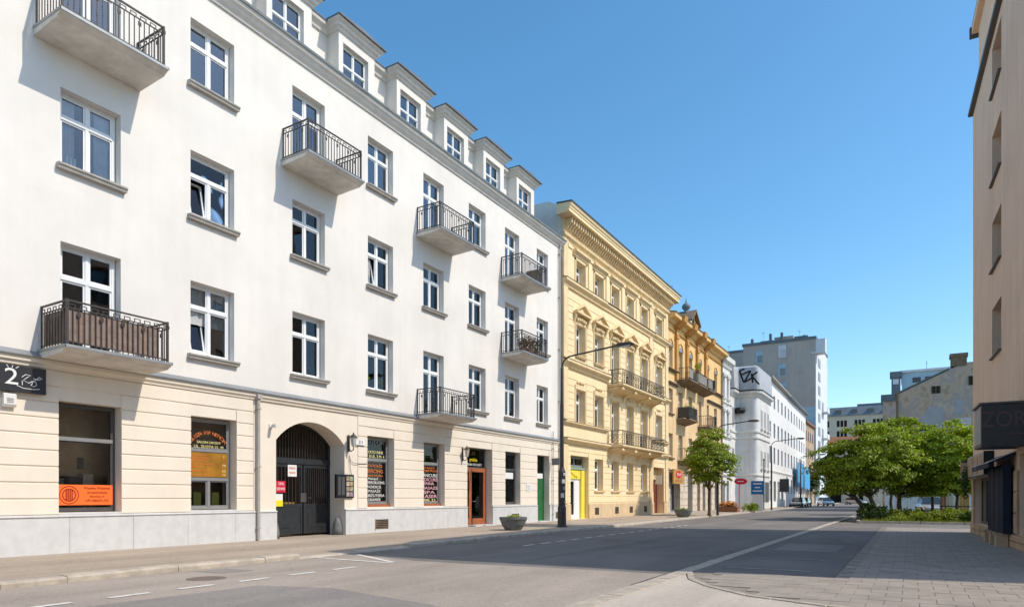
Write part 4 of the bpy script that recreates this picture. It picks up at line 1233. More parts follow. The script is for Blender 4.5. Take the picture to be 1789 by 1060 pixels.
# ------------------------------------------------------------------ the yellow tenement
TY = (-17.46, 0, 0)
yt = empty('yellow_tenement', (0, 44.7, 0.12), TY, 0, 'ornate yellow tenement with pedimented windows and a deep bracketed cornice', 'building')
YB = [(36.66, 37.96), (39.45, 40.82), (42.25, 43.58), (45.1, 46.42), (48.02, 49.42), (51.45, 52.95)]
E0, E1 = 34.86, 54.42
yo = []
for i, (a, b) in enumerate(YB):
    if i in (1, 2, 3, 4): yo.append((a, b, 1.90, 3.95, 'g', i))
    yo.append((a, b, 6.0 if i not in (2, 3, 4) else 5.1, 8.02, 'f1', i))
    yo.append((a, b, 10.12 if i not in (2, 3, 4) else 9.2, 12.05, 'f2', i))
    yo.append((a, b, 14.40, 15.85, 'f3', i))
yd = [(35.9, 38.5, 0.14, 4.0, 0.42), (50.95, 53.45, 0.14, 3.86, 0.60)]
mb = MB()
holed(mb, E0, E1, 0.12, 17.05, [o[:4] for o in yo] + yd, 0.0, 0.36)
mb.quad((0, E0, 0.12), (0, E0, 17.05), (-12, E0, 18.3), (-12, E0, 0.12)); mb.quad((0, E1, 0.12), (0, E1, 17.05), (-12, E1, 17.05), (-12, E1, 0.12))
mb.build('wall', M['yellow'], yt, fix=False)
mb = MB(); mb.box(-13, -12, E0, E1, 0.1, 18.0); mb.box(-1.4, -1.3, E0 + 0.1, E1 - 0.1, 0.1, 17.0)
mb.build('interior_wall', M['dark'], yt)
mb = MB(); mb.prism([(-12, 15.4), (0.0, 15.4), (0.0, 17.68), (-0.30, 18.62), (-0.9, 18.96), (-12, 19.1)], E0 - 0.03, E0 - 0.005, 'y'); mb.build('firewall', M['brown'] if False else M['trim_w'], yt)
mb = MB(); mb.prism([(0.9, 18.42), (-12, 18.9), (-12, 18.5), (0.9, 18.36)], E0 + 0.15, E1 + 0.4, 'y'); mb.build('roof', M['roof'], yt)
hol = [o[:4] for o in yo] + [d[:4] for d in yd]
pil = [(E0, 35.45), (49.85, 50.5), (53.75, E1)]
hp = hol + [(a, b, 0, 20) for a, b in pil] + [(50.3, 50.95, 0, 20)]
courses(yt, M['yellow'], 35.5, E1, 1.12, 4.62, 0.40, hp, 0.0, 0.028, 0.026)
courses(yt, M['yellow'], 35.5, E1, 6.15, 8.95, 0.40, hp + [(a - .22, b + .22, 6, 8.5) for a, b in YB], 0.0, 0.028, 0.026)
courses(yt, M['yellow'], 35.5, E1, 9.75, 13.7, 0.40, hp + [(a - .30, b + .30, 9.7, 13.3) for a, b in YB], 0.0, 0.028, 0.026)
for a, b in pil:
    for z0, z1 in ((1.1, 4.62), (6.1, 9.15), (9.72, 13.9), (14.45, 16.9)):
        mb = MB(); mb.box(0, 0.10, a, b, z0, z1); mb.build('pilaster', M['yellow_t'], yt)


def strip(name, z0, z1, out, mat, y0, y1, parent):
    h = z1 - z0
    return prof_part(parent, name, mat, [(0, z0), (out * 0.35, z0), (out * 0.45, z0 + h * 0.3), (out * 0.8, z0 + h * 0.5), (out, z0 + h * 0.62), (out, z0 + h * 0.92), (0, z1)], y0, y1)


for (z0, z1, out, segs) in ((4.66, 4.98, 0.30, ((E0, 41.5), (50.62, E1))), (5.78, 5.98, 0.16, ((E0, 41.5), (50.62, E1))), (9.18, 9.60, 0.30, ((E0, 41.5), (50.62, E1))), (13.92, 14.36, 0.26, ((E0, 41.0), (41.0, 50.6), (50.6, E1)))):
    for k, (a, b) in enumerate(segs):
        strip('string_course', z0, z1, out + (0.05 if k != 1 or len(segs) == 2 else 0), M['yellow_t'], a + 0.002, b - 0.002, yt)
        prof_part(yt, 'string_flashing', M['cap'], [(0.0, z1 + 0.003), (out + 0.06, z1 - 0.005), (out + 0.06, z1 + 0.018), (0.0, z1 + 0.04)], a + 0.004, b - 0.004)
# plinth
for a, b in ((E0, 35.9), (38.5, 44.6), (44.6, 50.95), (53.45, E1)):
    mb = MB(); mb.prism([(0.0, 0.1), (0.07, 0.1), (0.07, 1.04), (0.0, 1.10)], a, b, 'y'); mb.build('plinth', M['yellow_p'], yt)
for yy in (39.4, 42.8, 45.55, 48.6):
    mb = MB(); mb.box(0.07, 0.082, yy, yy + 0.62, 0.35, 0.80); v = mb.build('cellar_vent', M['dark'], yt)
    mb = MB()
    for k in range(5): mb.box(0.078, 0.09, yy + 0.06 + k * 0.12, yy + 0.09 + k * 0.12, 0.36, 0.79)
    mb.build('grille', M['cap'], v)
# main cornice: bed mould, modillions, corona
prof_part(yt, 'bed_moulding', M['yellow_t'], [(0, 16.62), (0.06, 16.62), (0.10, 16.74), (0.22, 16.82), (0.24, 16.95), (0, 16.98)], E0 - 0.12, E1 + 0.12)
prof_part(yt, 'frieze', M['yellow_t'], [(0, 16.98), (0.14, 16.98), (0.18, 17.72), (0, 17.72)], E0 - 0.1, E1 + 0.1)
prof_part(yt, 'corona', M['yellow'], [(0, 17.72), (0.80, 17.80), (0.80, 17.98), (0.84, 18.0), (0.84, 18.10), (0.90, 18.14), (0.95, 18.28), (0, 18.34)], E0 - 0.75, E1 + 0.8)
prof_part(yt, 'cornice_flashing', M['frame_d'], [(0, 18.345), (0.98, 18.285), (1.0, 18.36), (0, 18.43)], E0 - 0.78, 41.2)
prof_part(yt, 'cornice_flashing', M['frame_d'], [(0, 18.345), (0.98, 18.285), (1.0, 18.36), (0, 18.43)], 41.22, E1 + 0.83)
mm = MB(); n = 62
for i in range(n):
    yy = E0 + 0.1 + (E1 - E0 - 0.2) * i / (n - 1)
    mm.prism([(0.15, 17.12), (0.28, 17.16), (0.40, 17.36), (0.58, 17.46), (0.62, 17.715), (0.17, 17.715)], yy - 0.07, yy + 0.07, 'y')
mm.build('cornice_bracket_row', M['yellow_t'], yt, kind='stuff')
for i, (a, b) in enumerate(YB):
    # hood moulding and apron on the top floor
    strip('hood_moulding', 16.08, 16.44, 0.28, M['yellow_t'], a - 0.42, b + 0.42, yt)
    for (p, q) in ((a - 0.16, a - 0.02), (b + 0.02, b + 0.16)):
        mb = MB(); mb.box(0, 0.06, p, q, 14.40, 16.0); mb.build('architrave', M['yellow_t'], yt)
    mb = MB(); mb.box(0, 0.06, a - 0.16, b + 0.16, 15.88, 16.05); mb.build('architrave', M['yellow_t'], yt)
    # pediment on the second floor, with a small relief under it
    c = (a + b) / 2; w = (b - a) / 2 + 0.36
    mb = MB(); mb.prism([(c - w, 12.62), (c + w, 12.62), (c + w, 12.74), (c, 13.26), (c - w, 12.74)], 0, 0.16, 'x')
    pd = mb.build('pediment', M['yellow_t'], yt)
    mb = MB()
    mb.prism([(c - w - 0.06, 12.60), (c + w + 0.06, 12.60), (c + w + 0.06, 12.72), (c - w - 0.06, 12.72)], 0.16, 0.34, 'x')
    mb.prism([(c - w - 0.08, 12.74), (c - w - 0.02, 12.72), (c, 13.20), (c, 13.34)], 0.161, 0.34, 'x')
    mb.prism([(c + w + 0.08, 12.74), (c + w + 0.02, 12.72), (c, 13.20), (c, 13.34)], 0.161, 0.34, 'x')
    mb.build('pediment_moulding', M['yellow_t'], pd)
    mb = MB()
    for k in range(5): mb.ball((0.10, c + (k - 2) * 0.27, 12.36 - 0.04 * abs(k - 2)), 0.09, 0.13, 0.12, 7, 5)
    mb.build('relief', M['yellow_t'], pd)
    for s in (-1, 1):
        mb = MB(); yy = c + s * (w - 0.06)
        mb.prism([(0, 12.0), (0.06, 12.06), (0.22, 12.44), (0.24, 12.595), (0, 12.595)], yy - 0.07, yy + 0.07, 'y'); mb.build('console', M['yellow_t'], pd)
    for (p, q) in ((a - 0.14, a - 0.02), (b + 0.02, b + 0.14)):
        mb = MB(); mb.box(0, 0.06, p, q, 10.1, 12.1); mb.build('architrave', M['yellow_t'], yt)
        mb = MB(); mb.box(0, 0.05, p, q, 6.05, 8.05); mb.build('architrave', M['yellow_t'], yt)
    mb = MB(); mb.box(0, 0.07, a - 0.14, b + 0.14, 8.06, 8.32); mb.build('architrave', M['yellow_t'], yt)
    mb = MB(); mb.ball((0.06, c, 8.52), 0.08, 0.28, 0.13, 8, 5); mb.ball((0.06, c - 0.4, 8.48), 0.06, 0.16, 0.08, 6, 4); mb.ball((0.06, c + 0.4, 8.48), 0.06, 0.16, 0.08, 6, 4)
    mb.build('relief', M['yellow_t'], yt)
for k in range(7):
    mid = [35.7] + [(YB[i][1] + YB[i + 1][0]) / 2 for i in range(5)] + [53.6]
    mb = MB(); mb.box(0, 0.08, mid[k] - 0.26, mid[k] + 0.26, 14.42, 16.58)
    mb.box(0, 0.14, mid[k] - 0.30, mid[k] + 0.30, 16.30, 16.50); mb.build('pilaster', M['yellow'], yt)
for (a, b, z0, z1, f, i) in yo:
    sl = (0.16, 0.12, 0.13, M['yellow_t'])
    if (f in ('f1', 'f2') and i in (2, 3, 4)): window(yt, a + .02, b - .02, z0, z1, -0.34, 2, (0.70,), 0.09, name='balcony_door')
    else: window(yt, a + .02, b - .02, z0, z1, -0.34, 2, (0.66,), 0.09, sill=sl if f != 'f3' else None, curtain=(M['curtain'], 0.95) if (f, i) in (('f1', 1), ('f1', 5), ('f3', 1)) else None)


def scroll_rail(b, X, a, c, z, H, mat, sides=True):
    """ornamental iron railing: rails, close bars and a row of rings"""
    for zz, hh, nm in ((z + H, 0.04, 'handrail'), (z + H * 0.72, 0.02, 'rail'), (z + 0.06, 0.03, 'rail')):
        q = MB(); q.box(X - 0.02, X + 0.02, a, c, zz - hh / 2, zz + hh / 2)
        if sides:
            q.box(0, X - 0.021, a, a + 0.04, zz - hh / 2, zz + hh / 2); q.box(0, X - 0.021, c - 0.04, c, zz - hh / 2, zz + hh / 2)
        q.build(nm, mat, b)
    q = MB(); L = c - a; n = round(L / 0.34)
    for i in range(n):
        y0 = a + L * (i + 0.5) / n
        for dz in (0.20, 0.50):
            r = 0.13
            pts = [(X, y0 + r * math.cos(t * math.pi / 4), z + dz * H / 0.95 + r * math.sin(t * math.pi / 4)) for t in range(9)]
            q.tube(pts, 0.013, 4)
        q.tube([(X, y0 - 0.13, z + H * 0.72), (X, y0, z + H * 0.95), (X, y0 + 0.13, z + H * 0.72)], 0.011, 4)
        q.box(X - 0.01, X + 0.01, y0 - 0.18, y0 - 0.155, z, z + H)
    if sides:
        for yy in (a + 0.02, c - 0.02):
            m2 = 3
            for i in range(m2):
                x0 = X * (i + 0.5) / m2
                for dz in (0.20, 0.50):
                    r = 0.13
                    q.tube([(x0 + r * math.cos(t * math.pi / 4), yy, z + dz * H / 0.95 + r * math.sin(t * math.pi / 4)) for t in range(9)], 0.013, 4)
                q.box(x0 - 0.16, x0 - 0.14, yy - 0.01, yy + 0.01, z, z + H)
    q.build('scrollwork', mat, b, kind='stuff')


for (z, deep) in ((9.06, 0.55), (4.98, 0.50)):
    mb = MB(); a, c = 41.62, 50.58; D = 1.12
    mb.prism([(0, z - 0.20), (D - 0.1, z - 0.17), (D, z - 0.10), (D, z), (0, z)], a, c, 'y')
    b = mb.build('balcony', M['yellow_t'], yt)
    for yy in (41.95, 44.35, 47.2, 50.1):
        q = MB()
        q.prism([(0, z - 0.95), (0.10, z - 0.90), (0.22, z - 0.62), (0.55, z - 0.42), (0.95, z - 0.36), (1.0, z - 0.22), (0, z - 0.203)], yy - 0.14, yy + 0.14, 'y')
        q.ball((0.98, yy, z - 0.36), 0.10, 0.17, 0.10, 8, 5)
        q.build('console', M['yellow_t'], b)
    q = MB(); q.prism([(0.02, z - 0.5), (0.45, z - 0.40), (0.85, z - 0.26), (0.9, z - 0.204), (0.02, z - 0.204)], a + 0.06, c - 0.06, 'y'); q.build('soffit', M['yellow_t'], b)
    scroll_rail(b, D - 0.08, a + 0.06, c - 0.06, z, 0.95, M['iron'])
# shop door bay with yellow surround
q = MB(); xs = -0.38
q.box(xs - 0.06, xs + 0.02, 35.92, 36.05, 0.14, 2.6); q.box(xs - 0.06, xs + 0.02, 37.15, 37.28, 0.14, 2.6); q.box(xs - 0.06, xs + 0.02, 36.05, 37.15, 2.45, 2.6); q.box(xs - 0.06, xs + 0.02, 36.05, 37.15, 0.14, 0.4)
q.box(xs - 0.06, xs + 0.03, 37.28, 37.95, 0.14, 2.6)
sd = q.build('shop_door', M['upvc'], yt)
inst(box_mesh('pane', 0.012, 1.1, 2.05, M['glass_s']), 'pane', sd, (xs - 0.03, 36.05, 0.4))
q = MB(); q.box(xs - 0.06, xs + 0.16, 37.96, 38.48, 0.14, 3.15); q.box(xs - 0.06, xs + 0.10, 35.92, 37.95, 2.6, 3.15)
for k in range(6): q.ball((xs + 0.12, 36.1 + k * 0.25, 2.9 + 0.12 * math.sin(k * 1.0)), 0.06, 0.11, 0.10, 7, 4)
q.build('door_surround', M['ygate'], yt)
q = MB(); q.prism([(xs - .06, 3.16), (xs + 0.16, 3.18), (xs + 0.22, 3.30), (xs - .06, 3.33)], 35.92, 38.48, 'y'); q.build('door_cornice', M['green_t'], yt)
window(yt, 35.92, 38.48, 3.34, 3.98, xs, 2, (), 0.08, M['frame_g'], M['glass_s'], name='fanlight')
# the red doorway at the far end
q = MB(); xs = -0.57
q.box(xs - 0.05, xs + 0.02, 50.97, 51.12, 0.14, 2.9); q.box(xs - 0.05, xs + 0.02, 53.28, 53.43, 0.14, 2.9); q.box(xs - 0.05, xs, 51.12, 52.18, 0.14, 2.85); q.box(xs - 0.05, xs, 52.22, 53.28, 0.14, 2.85)
q.build('house_door', M['door_r'], yt)
q = MB(); q.box(xs - 0.04, xs + 0.12, 50.97, 53.43, 2.9, 3.1); q.box(xs - .04, xs + 0.06, 50.97, 53.43, 3.1, 3.8); q.build('door_head', M['yellow_p'], yt)
thing_box('round_sign', 0.15, 0.62, 50.98, 51.04, 2.5, 3.2, M['trim_w'], 'pale projecting sign beside the red doorway of the yellow house', 'sign', TY)
thing_box('red_poster', xs + 0.005, xs + 0.02, 51.15, 51.75, 0.9, 1.9, M['red'], 'red poster on the door at the far end of the yellow house', 'poster', TY)

# ------------------------------------------------------------------ the ochre tenement
TO = (-17.5, 0, 0)
ot = empty('ochre_tenement', (0, 63.7, 0.12), TO, 0, 'ochre tenement with dark balconies, brown pilasters and a small onion turret', 'building')
O0, O1 = 54.46, 73.15
OB = [(54.95, 56.05), (57.7, 58.95), (60.8, 62.0), (64.3, 65.2), (67.2, 68.0), (70.1, 71.3)]
oo = []
for i, (a, b) in enumerate(OB):
    z1 = 4.9 if i in (0,) else 4.7
    oo.append((a, b, 4.85, 6.92, 1, i)); oo.append((a, b, 8.62 if i not in (1, 3) else 8.3, 10.75, 2, i)); oo.append((a, b, 12.5 if i not in (1, 2, 3) else 11.8, 14.35, 3, i))
od = [(55.3, 58.1, 0.14, 3.55), (60.5, 62.0, 0.14, 3.6), (63.6, 64.6, 0.14, 3.4), (65.5, 66.5, 0.14, 3.4), (67.5, 68.9, 0.14, 3.4), (70.2, 71.6, 0.14, 3.4)]
mb = MB(); holed(mb, O0, O1, 3.95, 11.6, [o[:4] for o in oo if o[4] < 3], 0, 0.32); mb.build('wall', M['apricot'], ot, fix=False)
mb = MB(); holed(mb, O0, O1, 11.6, 16.4, [o[:4] for o in oo if o[4] == 3], 0, 0.32)
mb.quad((0, O1, 0.12), (0, O1, 16.4), (-12, O1, 16.4), (-12, O1, 0.12)); mb.build('upper_wall', M['orange'], ot, fix=False)
mb = MB(); holed(mb, O0, O1, 0.12, 3.95, od, 0, 0.5); mb.build('ground_floor_wall', M['oldstone'], ot, fix=False)
courses(ot, M['oldstone'], O0, O1, 0.15, 3.6, 0.57, [(d[0], d[1], d[2], d[3]) for d in od], 0.0, 0.035, 0.04, 'stone_block')
mb = MB(); mb.box(-13, -12, O0, O1, 0.1, 17); mb.box(-1.3, -1.2, O0 + 0.1, O1 - 0.1, 0.1, 16.4); mb.build('interior_wall', M['dark'], ot)
strip('string_course', 3.62, 3.92, 0.22, M['oldstone'], O0, O1, ot)
for (a, b) in ((O0, 57.2), (67.2, O1)):
    strip('moulding', 11.05, 11.25, 0.28, M['cap'], a, b, ot); strip('moulding', 12.18, 12.38, 0.30, M['cap'], a, b, ot)
for yy in (56.85, 60.05, 63.45, 66.5):
    mb = MB(); mb.box(0, 0.20, yy - 0.28, yy + 0.28, 11.65, 16.3); mb.box(0, 0.26, yy - 0.34, yy + 0.34, 15.2, 15.5); mb.build('pilaster', M['orange_d'], ot)
strip('architrave', 15.6, 15.8, 0.14, M['orange_d'], O0, O1, ot)
prof_part(ot, 'cornice', M['orange'], [(0, 16.25), (0.15, 16.28), (0.3, 16.5), (0.7, 16.62), (0.74, 16.9), (0, 16.98)], O0 + 0.01, O1 + 0.35)
prof_part(ot, 'cornice_flashing', M['cap'], [(0, 16.985), (0.78, 16.905), (0.80, 17.0), (0, 17.12)], O0 + 0.01, O1 + 0.4)
for (a, b) in ((59.6, 60.5), (63.0, 63.9), (66.1, 66.9), (56.4, 57.3)):
    prof_part(ot, 'cornice_block', M['orange_d'], [(0, 16.0), (0.35, 16.1), (0.9, 16.55), (1.0, 17.03), (0, 17.14)], a, b)
mb = MB(); mb.prism([(0.2, 17.05), (-5, 18.3), (-12, 17.4), (-12, 17.0)], O0, O1, 'y'); mb.build('roof', M['roof'], ot)
# gable with its turret
mb = MB(); mb.prism([(60.5, 17.1), (63.0, 17.1), (63.0, 17.75), (61.75, 18.65), (60.5, 17.75)], -2.0, 0.15, 'x'); gb = mb.build('gable', M['orange'], ot)
mb = MB()
mb.prism([(60.2, 17.5), (60.2, 17.7), (61.75, 18.88), (61.75, 18.66)], -3.2, 0.5, 'x'); mb.prism([(63.3, 17.5), (63.3, 17.7), (61.75, 18.88), (61.75, 18.66)], -3.2, 0.5, 'x')
mb.build('gable_roof', M['cap'], gb)
mb = MB(); mb.box(0.15, 0.17, 61.4, 62.1, 17.3, 18.1); mb.build('gable_window', M['dark'], gb)
mb = MB(); mb.lathe([(0.42, 0), (0.34, 0.15), (0.18, 0.25), (0.20, 0.34), (0.38, 0.55), (0.40, 0.72), (0.28, 0.92), (0.10, 1.06), (0.05, 1.25), (0.02, 1.5)], (-0.5, 61.75, 18.6), 14)
mb.build('onion_turret', M['end_r'], ot, smooth=True)
mb = MB(); mb.prism([(0.1, 17.1), (-1.6, 18.3), (-5.5, 17.8), (-5.5, 17.1)], 55.6, 59.9, 'y'); mb.build('mansard_roof', M['tower_r'], ot)
for yy in (64.9, 67.6, 70.2):
    mb = MB(); n = 8
    pr = [(yy - 0.55, 17.05)] + [(yy - 0.55 * math.cos(math.pi * k / n), 17.5 + 0.5 * math.sin(math.pi * k / n)) for k in range(n + 1)] + [(yy + 0.55, 17.05)]
    mb.prism(pr, -2.2, -0.1, 'x'); do = mb.build('round_dormer', M['end_r'], ot)
    mb = MB(); mb.box(-0.1, -0.07, yy - 0.3, yy + 0.3, 17.2, 17.75); mb.build('pane', M['curtain_d'], do)
for (a, b, z0, z1, f, i) in oo:
    if f == 3:
        # arched head: a pale panel ring over the window
        mb = MB(); c = (a + b) / 2; r = (b - a) / 2
        n = 8
        pr = [(c - r * math.cos(math.pi * k / n), z1 + r * 0.62 * math.sin(math.pi * k / n)) for k in range(n + 1)]
        mb.prism(pr, 0.004, 0.02, 'x'); mb.build('arch_light', M['frame_g'], ot)
        mb = MB(); ring(mb, c, z1, r * 1.0, r * 1.2, 0.003, 0.06, 8, 0, 0, math.pi); mb.build('arch_moulding', M['orange_d'], ot)
    window(ot, a + .02, b - .02, z0, z1, -0.28, 2, (0.68,), 0.09, sill=(0.18, 0.12, 0.16, M['cap']) if i in (0, 4, 5) and f < 3 else None,
           curtain=(M['curtain'], 0.95) if (f * 7 + i) % 3 == 0 else None)
for k, (a, b, c, d) in enumerate(od):
    m = [M['frame_d'], M['door_gr'], M['rust'], M['frame_g'], M['rust'], M['frame_d']][k]
    if k == 0:
        window(ot, a, b, c, d, -0.45, 3, (0.75,), 0.12, M['frame_g'], M['glass_s'], name='shop_front')
    else:
        mb = MB(); mb.box(-0.5, -0.42, a, b, c, d); dd = mb.build('door', m, ot)
        mb = MB()
        for q in range(2):
            for z0, z1 in ((c + 0.2, c + 1.3), (c + 1.5, d - 0.25)):
                mb.box(-0.42, -0.40, a + 0.12 + q * (b - a) / 2, a + (b - a) / 2 - 0.08 + q * (b - a) / 2, z0, z1)
        mb.build('door_panel', m, dd)


def slab_balcony(parent, y0, y1, z, depth, panel, bars=True, panel_span=None):
    mb = MB(); mb.prism([(0, z - 0.42), (0.3, z - 0.36), (depth - 0.1, z - 0.16), (depth, z - 0.12), (depth, z), (0, z)], y0, y1, 'y')
    b = mb.build('balcony', M['cap'], parent)
    H = 1.0; X = depth - 0.06
    for zz in (z + H, z + 0.1):
        q = MB(); q.box(X - 0.02, X + 0.02, y0 + 0.04, y1 - 0.04, zz - 0.02, zz + 0.02); q.box(0, X - 0.021, y0 + 0.04, y0 + 0.08, zz - 0.02, zz + 0.02); q.box(0, X - 0.021, y1 - 0.08, y1 - 0.04, zz - 0.02, zz + 0.02)
        q.build('rail', M['iron'], b)
    n = max(3, round((y1 - y0) / 0.16))
    for i in range(n + 1):
        inst(bar_mesh('baluster', 0.02, 0.02, H), 'baluster', b, (X, y0 + 0.06 + (y1 - y0 - 0.12) * i / n, z))
    for yy in (y0 + 0.06, y1 - 0.06):
        for i in range(1, 6): inst(bar_mesh('baluster', 0.02, 0.02, H), 'baluster', b, (X * i / 6, yy, z))
    if panel:
        q = MB(); ps0, ps1 = panel_span or (y0 + 0.1, y1 - 0.1)
        q.box(X - 0.06, X - 0.03, ps0, ps1, z + 0.08, z + H - 0.03)
        if panel_span is None: q.box(0.05, X - 0.07, y0 + 0.09, y0 + 0.12, z + 0.08, z + H - 0.03)
        q.build('railing_panel', panel, b)
    return b


slab_balcony(ot, 57.3, 59.75, 11.75, 1.15, M['trim_w'], panel_span=(57.4, 58.6))
slab_balcony(ot, 60.3, 63.2, 11.75, 1.15, M['slab'])
slab_balcony(ot, 63.9, 66.2, 11.75, 1.15, M['slab'])
slab_balcony(ot, 57.2, 59.85, 8.30, 1.15, M['frame_d'])
slab_balcony(ot, 63.9, 66.6, 8.25, 1.15, None)
slab_balcony(ot, 57.5, 60.4, 4.72, 1.15, None)
for k, (yy, z, mt, lb) in enumerate(((65.6, 11.95, M['black'], 'black cloth hung over the end of the topmost ochre house balcony'), (66.0, 8.45, M['black'], 'black cloth hung over the railing above the street tree'), (59.3, 4.85, M['print_w'], 'white towel hung over the lowest balcony of the ochre house'), (58.8, 4.85, M['car_d'], 'dark violet towel hung beside a white one on a low balcony'))):
    e = empty('hung_cloth', (1.1, yy, z), TO, 0, lb, 'cloth')
    q = MB()
    for j in range(6):
        a, b = yy - 0.28 + 0.093 * j, yy - 0.28 + 0.093 * (j + 1)
        q.box(1.13, 1.15 + 0.02 * (j % 2), a, b, z + 0.03 * (j % 3), z + 0.86)
    q.build('cloth', mt, e)
pot_plant(TO, 0.8, 57.9, 8.32, 0.3, 1.1, 'green pot plant at the near end of the dark panelled balcony', M['leaf'], 'pot plants on the dark panelled balcony')
pot_plant(TO, 0.8, 59.2, 8.32, 0.3, 1.0, 'dark green pot plant at the far end of the dark panelled balcony', M['leaf_d'], 'pot plants on the dark panelled balcony')
pot_plant(TO, 0.75, 61.2, 12.9, 0.22, 0.7, 'green plant hanging high in the balcony door under the turret', M['leaf'])
mb = MB(); mb.tube([(0.12, 73.0, 0.2), (0.12, 73.0, 16.4)], 0.08, 8); mb.build('downpipe', M['cap'], ot)
bs = empty('shop_board', (0.3, 56.2, 2.62), TO, 0, 'amber shop board with a red oval over the corner shop door', 'sign')
q = MB(); q.box(0.30, 0.42, 54.95, 58.0, 2.62, 3.86); q.build('board', M['amber'], bs)
q = MB(); q.prism([(56.4 + 0.85 * math.cos(t * 0.3927), 3.42 + 0.33 * math.sin(t * 0.3927)) for t in range(16)], 0.421, 0.44, 'x'); q.build('oval', M['red'], bs)
letter(bs, 'SKLEP', 0.32, M['print_w'], (0.443, 56.4, 3.42), 1.2); letter(bs, 'OWOCE', 0.32, M['rust'], (0.424, 56.4, 2.86), 2.0)

# ------------------------------------------------------------------ the narrow ornate white house
ow = empty('ornate_white_house', (0, 75.2, 0.12), TO, 0, 'narrow ornate white house squeezed beyond the ochre tenement', 'building')
W0, W1 = 73.2, 77.3
wb = [(73.9, 74.75), (75.75, 76.6)]
wo = [(a, b, z0, z1) for a, b in wb for z0, z1 in ((4.9, 6.9), (8.7, 10.8), (12.4, 14.6))]
wd = [(73.9, 74.9, .14, 3.3), (75.6, 76.7, .14, 3.3)]
mb = MB(); holed(mb, W0, W1, 0.12, 16.2, wo + wd, 0, 0.3); mb.quad((0, W1, 0.1), (0, W1, 16.2), (-9, W1, 16.2), (-9, W1, 0.1)); mb.build('wall', M['grey_w'], ow, fix=False)
mb = MB(); mb.box(-1.2, -1.1, W0, W1, 0.1, 16.2); mb.build('interior_wall', M['dark'], ow)
prof_part(ow, 'cornice', M['grey_w'], [(0, 15.7), (0.15, 15.75), (0.3, 16.1), (0.55, 16.3), (0.58, 16.8), (0, 16.9)], W0, W1 + 0.05)
mb = MB(); mb.prism([(0.60, 16.82), (-5, 18.2), (-9, 17), (0, 16.6)], W0, W1 + .04, 'y'); mb.build('roof', M['roof'], ow)
for a, b, z0, z1 in wo:
    window(ow, a, b, z0, z1, -0.26, 2, (0.68,), 0.09, sill=(0.2, 0.2, 0.18, M['trim_w']))
    c = (a + b) / 2
    mb = MB(); mb.prism([(c - 0.75, z1 + 0.25), (c + 0.75, z1 + 0.25), (c + 0.7, z1 + 0.45), (c, z1 + 0.8), (c - 0.7, z1 + 0.45)], 0, 0.2, 'x')
    for k in range(3): mb.ball((0.12, c + (k - 1) * 0.4, z1 + 0.12), 0.1, 0.16, 0.12, 6, 4)
    mb.build('window_crown', M['grey_w'], ow)
for a, b, z0, z1 in wd:
    mb = MB(); mb.box(-0.3, -0.25, a, b, z0, z1); mb.build('door', M['frame_g'], ow)
for z in (3.7, 7.9, 11.6): strip('string_course', z, z + 0.3, 0.22, M['grey_w'], W0, W1, ow)

# ------------------------------------------------------------------ the corner house with the painted mansard
ch = empty('corner_house', (-3.0, 83.0, 0.12), (0, 0, 0), 0, 'white corner house with a blank rounded end under a painted grey mansard', 'building')
# here frame x,y are world x,y
XF = -15.1
YC = 80.2
outline = [(-28, 77.32), (-17.48, 77.32), (-17.48, YC - 0.25), (-17.2, YC)]
for k in range(6):
    t = -math.pi / 2 + math.pi / 2 * k / 5
    outline.append((XF - 0.55 + 0.55 * math.cos(t), YC + 0.55 + 0.55 * math.sin(t)))
outline += [(XF, 87.9), (-28, 87.9)]
ORG[ch.name] = Vector((-16.5, 83, 0.12)); ch.location = (-16.5, 83, 0.12)
mb = MB(); mb.prism(outline, 0.1, 13.5, 'z'); mb.build('wall', M['grey_w'], ch)


def offset(poly, d, z):
    out = []; n = len(poly)
    for i, (x, y) in enumerate(poly):
        if x < -27:
            out.append((x, y, z)); continue
        a, c = Vector(poly[i - 1]), Vector(poly[(i + 1) % n]); b = Vector((x, y))
        d1, d2 = (b - a).normalized(), (c - b).normalized()
        n1, n2 = Vector((d1.y, -d1.x)), Vector((d2.y, -d2.x))
        m_ = (n1 + n2); m_ = m_ / max(0.5, m_.dot(n1)) if m_.length > 1e-4 else n1
        p = b + m_ * d
        if i == 1: p = Vector((x + d, y))
        if i == n - 2: p = Vector((x + d, y))
        out.append((p.x, p.y, z))
    return out


def loft(levels, name, mat, parent):
    mb = MB(); n = len(levels[0]); v = []; f = []
    for L in levels: v += L
    for k in range(len(levels) - 1):
        for i in range(n): f.append((k * n + i, k * n + (i + 1) % n, (k + 1) * n + (i + 1) % n, (k + 1) * n + i))
    f += [tuple(range(n))[::-1], tuple(range((len(levels) - 1) * n, len(levels) * n))]
    mb.add(v, f); return mb.build(name, mat, parent)


